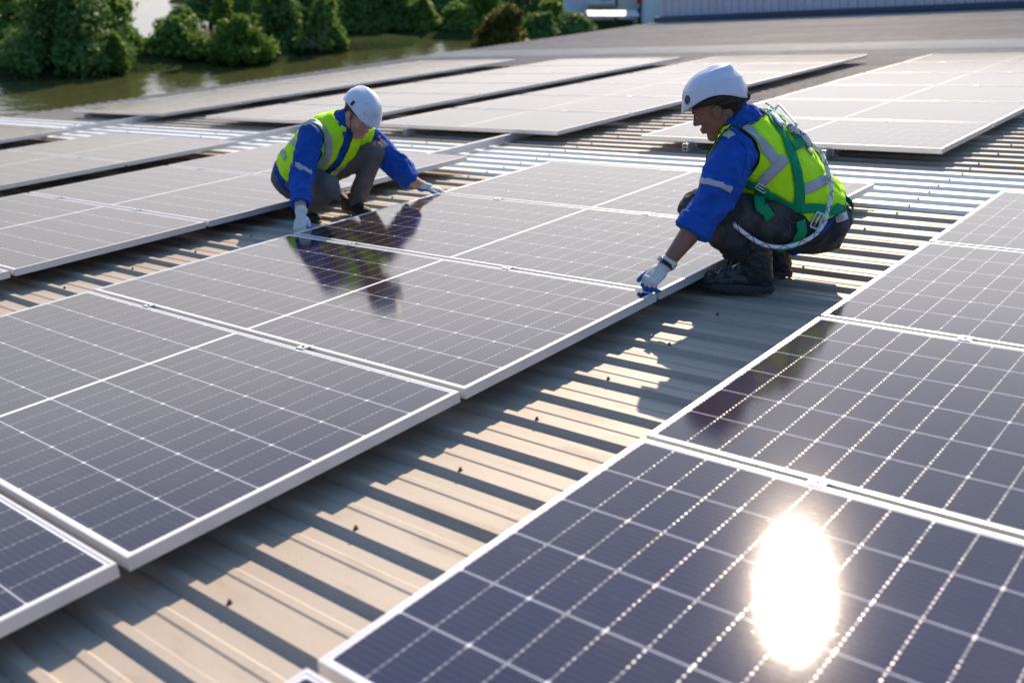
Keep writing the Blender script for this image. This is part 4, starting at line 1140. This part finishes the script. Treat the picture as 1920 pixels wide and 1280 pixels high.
    for a_, b_ in zip(vsx, vsx[1:]): bm.faces.new((a_[0], a_[1], b_[1], b_[0]))
    me = bpy.data.meshes.new('strap'); bm.to_mesh(me); bm.free(); o = part('strap', me, GREEN, hn); o.modifiers.new('t', 'SOLIDIFY').thickness = .002
    b_ = hit(ab, g, 1577, 408); l, q, _, _ = ab.find_nearest(b_)
    bm = bmesh.new(); box(bm, -.024, .024, -.016, .016, 0, .0015); M4 = frame(cxh * .93 + Zup * .35, left).to_4x4(); M4.translation = P(1578, 407, .03); me = bpy.data.meshes.new('care_label'); bm.to_mesh(me); bm.free()
    cl = part('care_label', me, Mat('white_label', (.75, .75, .78), .7).m, hn, mat=M4)
    bm = bmesh.new()
    for i, (xa, xb, ya) in enumerate(((-.018, .004, .009), (-.018, .012, .004), (-.018, .008, -.001), (-.018, .014, -.006), (-.018, .002, -.011))): box(bm, xa, xb, ya - .0008, ya + .0008, .0016, .0021)
    me = bpy.data.meshes.new('print'); bm.to_mesh(me); bm.free(); part('print', me, Mat('label_print', (.12, .12, .2), .7).m, cl) if False else None
    if me.users == 0: me.materials.append(BLK); o = bpy.data.objects.new('print', me); COL.objects.link(o); o.parent = hn; o.matrix_local = M4
    # buckles
    buckle(hn, g, hit(ab, g, 1532, 412) + left * .014, cxh * .35 + Zup * .95, left, .062, .030, .005)
    buckle(hn, g, hit(ab, g, 1441, 405) + left * .016, cxh * .3 + Zup * .9, left, .040, .022, .0032)
    buckle(hn, g, hit(vb, g, 1428, 352) + left * .012, cxh * .8 - Zup * .5, left, .044, .022, .0035)
    dn = vb.find_nearest(hit(vb, g, 1440, 212))[1]
    up_ = (J['neck'] - J['chest']).normalized()
    buckle(hn, g, hit(vb, g, 1437, 211) + dn * .014, fwd.cross(up_), dn, .060, .050, .0042, bars=1, name='d_ring')
    # snap hook and shock pack at the ring
    pt0 = hit(vb, g, 1452, 214) + dn * .022; pt1 = hit(vb, g, 1490, 232) + dn * .022
    buckle(hn, g, (pt0 + pt1) / 2, (pt1 - pt0), left, (pt1 - pt0).length * 1.25, .036, .005, bars=0, name='snap_hook')
    ribbon('shock_pack', vb, H((1446, 217), (1454, 228), (1464, 240)), .032, .012, WHT, hn, n=4, thick=.006)
    rp = [hit(vb, g, *q) + vb.find_nearest(hit(vb, g, *q))[1] * .018 for q in ((1486, 228), (1500, 246), (1516, 266), (1530, 288), (1541, 312), (1549, 340), (1553, 366))]
    rp += [P(1552, 392, .00), P(1546, 416, -.02), P(1530, 438, -.04), P(1504, 454, -.05), P(1470, 463, -.06), P(1436, 460, -.07), P(1408, 446, -.07), P(1380, 424, -.06), P(1362, 402, -.04), P(1350, 386, -.02)]
    rope('lanyard', rp, .0085, root, n=12, label='white lanyard rope with black flecks looping under the thigh')
    rp2 = [hit(vb, g, *q) + vb.find_nearest(hit(vb, g, *q))[1] * .016 for q in ((1482, 226), (1496, 240), (1510, 256), (1524, 272))]
    rope('rope_splice', rp2, .013, hn, n=8)
    # gloved hand closing over the corner of the panel
    tip = on_roof(1222, 546, 0.0) - g.o; wr = J['wrL']
    xd = (P(1220, 524, -.205) - wr).normalized(); zd = (-cxh * .55 - back * .45 + Zup * .55)
    m4 = frame(xd, zd).to_4x4(); m4.translation = P(1246, 499, -.175)
    glove(root, m4, -1, ((.75, .75, .45), (.85, .75, .45), (.9, .8, .5), (.95, .8, .5)), (.05), (.75, .35), 'off white knit glove with blue rubber palm', cuff=.022)
    # wrist band
    wd = (J['wrL'] - J['cuL']).normalized(); wp = P(1250, 494, -.1715); bm = bmesh.new(); R4 = wd.to_track_quat('Z', 'Y').to_matrix().to_4x4(); R4.translation = wp
    bmesh.ops.create_cone(bm, cap_ends=False, segments=28, radius1=.0335, radius2=.034, depth=.016); me = bpy.data.meshes.new('watch_strap'); bm.to_mesh(me); bm.free()
    w = part('watch_strap', me, BLK, root, mat=R4); w.modifiers.new('t', 'SOLIDIFY').thickness = .003
    bm = bmesh.new(); box(bm, -.011, .011, -.015, .015, 0, .008); bevel(bm, .002, 2); zo = (-cxh * .8 + Zup * .5 - back * .3); M4 = frame(wd, zo).to_4x4(); M4.translation = wp + (zo - wd * zo.dot(wd)).normalized() * .033
    me = bpy.data.meshes.new('watch'); bm.to_mesh(me); bm.free(); part('watch', me, Mat('watch_face', (.25, .27, .30), .25, .6).m, root, mat=M4)
    # far hand resting on the far knee
    m4 = frame(fwd * .2 - Zup * .9, fwd).to_4x4(); m4.translation = J['wrR']; glove(root, m4, 1, (.5, .5, .3), .06, (.8, .4), cuff=.04)
    return root
worker_right()
# ------------------------------------------------------------------ worker reaching across the far edge of the array
def worker_left():
    g = Fig(660, 402); P = g.P
    J = dict(neck=P(650, 228, -.13), chest=P(622, 262, -.08), belly=P(590, 298, .02), pelv=P(562, 330, .12), seat=P(556, 346, .15),
             shR=P(584, 252, -.27), elR=P(566, 330, -.42), cuR=P(563, 384, -.62), wrR=P(564, 402, -.68),
             shL=P(694, 262, .02), elL=P(742, 308, -.03), cuL=P(772, 338, -.01), wrL=P(795, 350, .02),
             hipR=P(566, 336, -.0), knR=P(613, 352, -.32), anR=P(575, 392, -.02), hipL=P(580, 326, .16), knL=P(702, 284, -.07), anL=P(668, 378, .02))
    side = (J['shR'] - J['shL']).normalized(); sp = (J['neck'] - J['pelv']).normalized(); front = sp.cross(side).normalized()
    if front.z > 0: front = -front
    hf = (cxh * .50 - back * .62 - Zup * .60).normalized()
    hm = frame(hf, Zup * .8 + cxh * .25 - back * .1).to_4x4(); hm.translation = P(675, 218, -.20)
    b = Blob(); head_blob(b, hm)
    b.chain([hm @ Vector((-.030, 0, -.02)), hm @ Vector((-.040, 0, -.085)), J['neck']], [.058, .052, .062])
    b.loft([J['neck'], J['neck'].lerp(J['chest'], .5), J['chest'], J['belly'], J['pelv'], J['seat']], [(.08, .07), (.15, .10), (.16, .115), (.145, .11), (.155, .12), (.12, .10)], side)
    b.chain([J['shR'], J['elR'], J['cuR'], J['wrR'], P(564, 406, -.70)], [.052, .042, .032, .024, .016])
    b.chain([J['shL'], J['elL'], J['cuL'], J['wrL'], P(800, 352, .02)], [.052, .042, .036, .025, .018])
    for s in 'LR': b.chain([J['hip' + s], J['kn' + s], J['kn' + s].lerp(J['an' + s], .7)], [.08, .055, .038])
    me = b.remesh(.0038, 3)
    root = bpy.data.objects.new('person', me); COL.objects.link(root); root.location = g.o; me.materials.append(SK1)
    me.polygons.foreach_set('use_smooth', [True] * len(me.polygons))
    tag(root, 'kneeling person in white helmet and neon vest, both gloves on the panel edge', 'person')
    lids(root, hm, SK1)
    b = Blob(); b.ell(hm @ Vector((-.045, 0, .035)), (.085, .080, .070), hm.to_3x3()); b.ell(hm @ Vector((-.06, 0, -.01)), (.05, .068, .045), hm.to_3x3())
    part('hair', b.remesh(.004, 2, folds(.002, 60)), HAIR, root)
    hl, pt = helmet(root, hm @ Matrix.Translation((-.012, 0, .052)) @ Matrix.Rotation(math.radians(-7), 4, 'Y') @ Matrix.Scale(.90, 4), brim=.026, hook=False, label='white helmet with a small black clip on its side')
    hb = bvh_of(hl.data)
    def stick(name, a, t, sx, sy, sz, m):
        c = pt(a, t); l, q, _, _ = hb.find_nearest(c); q = q if q.dot(c) > 0 else -q
        bm = bmesh.new(); box(bm, -sx, sx, -sy, sy, 0, sz); bevel(bm, min(sx, sz) * .4, 2)
        me = bpy.data.meshes.new(name); bm.to_mesh(me); bm.free(); M4 = frame((pt(a, t - .05) - c), q).to_4x4(); M4.translation = l; return part(name, me, m, hl, mat=M4)
    stick('clip', math.radians(-82), .84, .017, .010, .006, HBLK)
    for a, t in ((-42, .50), (-38, .76)): stick('vent_hole', math.radians(a), t, .0032, .0032, .0012, HBLK)
    bm = bmesh.new()      # faint grey lettering strokes over the brim
    for i in range(7):
        a = math.radians(-6 + i * 4.2); c = pt(a, .70 - i * .004); l, q, _, _ = hb.find_nearest(c); q = q if q.dot(c) > 0 else -q
        bm2 = box(bm, -.0028, .0028, -.0032, .0032, 0, .0006); M4 = frame((pt(a, .62) - c), q).to_4x4(); M4.translation = l
        for v in bm2: v.co = M4 @ v.co
    me = bpy.data.meshes.new('print'); bm.to_mesh(me); bm.free(); part('print', me, Mat('pale_print', (.42, .42, .52), .5).m, hl)
    # chin strap
    T = lambda *p: hm @ Vector(p)
    bm = bmesh.new(); pp = crom([T(.02, .082, .03), T(.035, .070, -.04), T(.055, .030, -.105), T(.055, -.030, -.105), T(.035, -.070, -.04), T(.02, -.082, .03)], 6); tube(bm, pp, [.0024] * len(pp), 6)
    me = bpy.data.meshes.new('chin_strap'); bm.to_mesh(me); bm.free(); part('chin_strap', me, HBLK, root)
    # trousers
    b = Blob()
    b.loft([J['belly'], J['pelv'], J['seat'], J['seat'] - sp * .03], [(.16, .13), (.18, .15), (.165, .14), (.10, .09)], side)
    for s in 'LR':
        h_, k, a_ = J['hip' + s], J['kn' + s], J['an' + s]
        b.chain([h_, h_.lerp(k, .4), h_.lerp(k, .78), k, k.lerp(a_, .35), k.lerp(a_, .7), a_], [.110, .098, .082, .080 if s == 'R' else .066, .072 if s == 'R' else .062, .056, .050])
    me = b.remesh(.0055, 4, folds(.0075, 9, 7.0, foci=[(J['knR'], .16, 1.0), (J['anL'], .2, 1.5)])); part('trousers', me, JEAN1, root)
    # shoes
    hl_ = (-back * .75 + cxh * .66 - Zup * .0).normalized()
    for nm, (px, py, d) in (('L', (655, 398, .06)), ('R', (560, 395, .05))):
        m4 = frame(hl_, Zup).to_4x4(); q = on_roof(px, py, TOP) - g.o if nm == 'L' else J['anR'] + Zup * -.06 - hl_ * .10
        if nm == 'R': q.z = (on_roof(px, py, TOP) - g.o).z
        m4.translation = q - hl_ * .06; boot(root, m4, .12, BLK, True)
    # jacket
    b = Blob()
    tp = [J['neck'] , J['neck'].lerp(J['chest'], .5), J['chest'], J['belly'], J['pelv'].lerp(J['belly'], .4), J['pelv']]
    b.loft(tp, [(.09, .08), (.175, .11), (.19, .14), (.18, .14), (.185, .15), (.18, .145)], side)
    b.chain([J['neck'] - Zup * .0, hm @ Vector((-.052, 0, -.075))], [.078, .066])
    b.loft([J['shR'].lerp(J['chest'], .3), J['shR'], J['shR'].lerp(J['elR'], .5), J['elR'], J['elR'].lerp(J['cuR'], .6), J['cuR']], [(.078, .078), (.074, .078), (.066, .072), (.064, .068), (.058, .062), (.052, .056)], side)
    b.loft([J['shL'].lerp(J['chest'], .3), J['shL'], J['shL'].lerp(J['elL'], .5), J['elL'], J['elL'].lerp(J['cuL'], .6), J['cuL']], [(.085, .085), (.082, .085), (.074, .078), (.070, .076), (.068, .074), (.062, .068)], back)
    me = b.remesh(.0055, 4, folds(.0115, 10, 11.0, (1.1, 1.1, .8), foci=[(J['elR'], .2, 1.3), (J['elL'], .18, 1.2)])); jk = part('jacket', me, BLUE, root); jb = bvh_of(me)
    b = Blob(); cc = [hm @ Vector(q) for q in ((.030, .062, -.125), (-.030, .080, -.098), (-.090, .050, -.060), (-.105, 0, -.050), (-.090, -.050, -.060), (-.030, -.080, -.098), (.030, -.062, -.125))]
    b.chain(cc, [.012, .017, .019, .019, .019, .017, .012], 12)
    part('collar', b.remesh(.004, 3, folds(.002, 20)), BLUE, jk)
    ribbon('sleeve_band', jb, [hit(jb, g, *q) for q in ((547, 304), (556, 309), (566, 315), (576, 320), (584, 324))], .030, .002, SILV, jk)
    ribbon('shoulder_tape', jb, [hit(jb, g, *q) for q in ((712, 264), (718, 269), (725, 275))], .030, .003, SILV, jk, n=4)
    bm = bmesh.new(); box(bm, -.012, .012, -.007, .007, 0, .012); bevel(bm, .002, 2); me = bpy.data.meshes.new('clip'); bm.to_mesh(me); bm.free()
    m4 = frame(Zup, -back).to_4x4(); m4.translation = hit(jb, g, 711, 259); part('clip', me, RED, jk, mat=m4)
    # vest, open at the front
    nR = (J['elR'] - J['shR']).normalized() * .45 + side * .85
    nL = (J['elL'] - J['shL']).normalized() * .55 - side * .8
    ft = J['chest'] + front * .13
    vs, ve = garment('vest', jk.data, NEON, root, .010, [
        (J['shR'] - side * .035, nR, J['shR'] + Zup * .0, J['cuR'], .17), (J['shL'] + side * .02, nL, J['shL'], J['cuL'], .15),
        (J['pelv'].lerp(J['belly'], .35), -sp, None, None, None), (hm @ Vector((-.04, 0, -.085)), hm.to_3x3() @ Vector((0, 0, 1)), J['neck'], J['neck'] + Zup * .1, .11)],
        piping=None, smooth=8, fold=folds(.0060, 6, 14.0, foci=[(J['belly'], .25, .9)]), slot=(J['chest'], side, .030, J['neck'] + front * .09, J['belly'] + front * .14, .13))
    vb = bvh_of(ve); H = lambda *L_: [hit(vb, g, *q) for q in L_]
    ribbon('reflective_stripe', vb, H((556, 232), (572, 229), (588, 229), (600, 234), (610, 248), (616, 266), (616, 284), (610, 300), (598, 310)), .046, .0035, SILV, vs)
    ribbon('reflective_stripe', vb, H((556, 240), (551, 254), (553, 270), (558, 280)), .034, .0035, SILV, vs, n=5)
    ribbon('reflective_stripe', vb, H((530, 280), (533, 290), (536, 298)), .040, .0035, SILV, vs, n=5)
    ribbon('reflective_stripe', vb, H((600, 314), (616, 318), (632, 320), (646, 314)), .034, .0045, SILV, vs, n=5)
    # shirt buttons and pocket flap on the open jacket
    for q in ((657, 284), (676, 282)):
        l = hit(jb, g, *q); _, nn, _, _ = jb.find_nearest(l); bm = bmesh.new(); box(bm, -.010, .010, -.014, .014, 0, .003); bevel(bm, .001); me = bpy.data.meshes.new('pocket_tab'); bm.to_mesh(me); bm.free()
        m4 = frame(side, nn).to_4x4(); m4.translation = l; part('pocket_tab', me, SILV, jk, mat=m4)
    # gloves
    w = J['wrR']; xd = (P(562, 424, -.745) - P(564, 404, -.69)).normalized(); m4 = frame(xd, -back * .8 - cxh * .3 + Zup * .45).to_4x4(); m4.translation = P(564, 405, -.69)
    glove(root, m4, 1, ((.35, .5, .3), (.4, .5, .35), (.45, .5, .35), (.5, .55, .4)), .06, (.55, .2), 'glove gripping the near corner of the panel', cuff=.03)
    xd = (P(828, 357, .045) - J['wrL']).normalized(); m4 = frame(xd, Zup + xd * .3).to_4x4(); m4.translation = J['wrL'] + xd * .015
    glove(root, m4, -1, ((.15, .2, .15), (.12, .2, .15), (.15, .2, .15), (.2, .2, .2)), .05, (.8, .2), 'glove laid flat on the far end of the panel edge', cuff=.03)
    return root
worker_left()
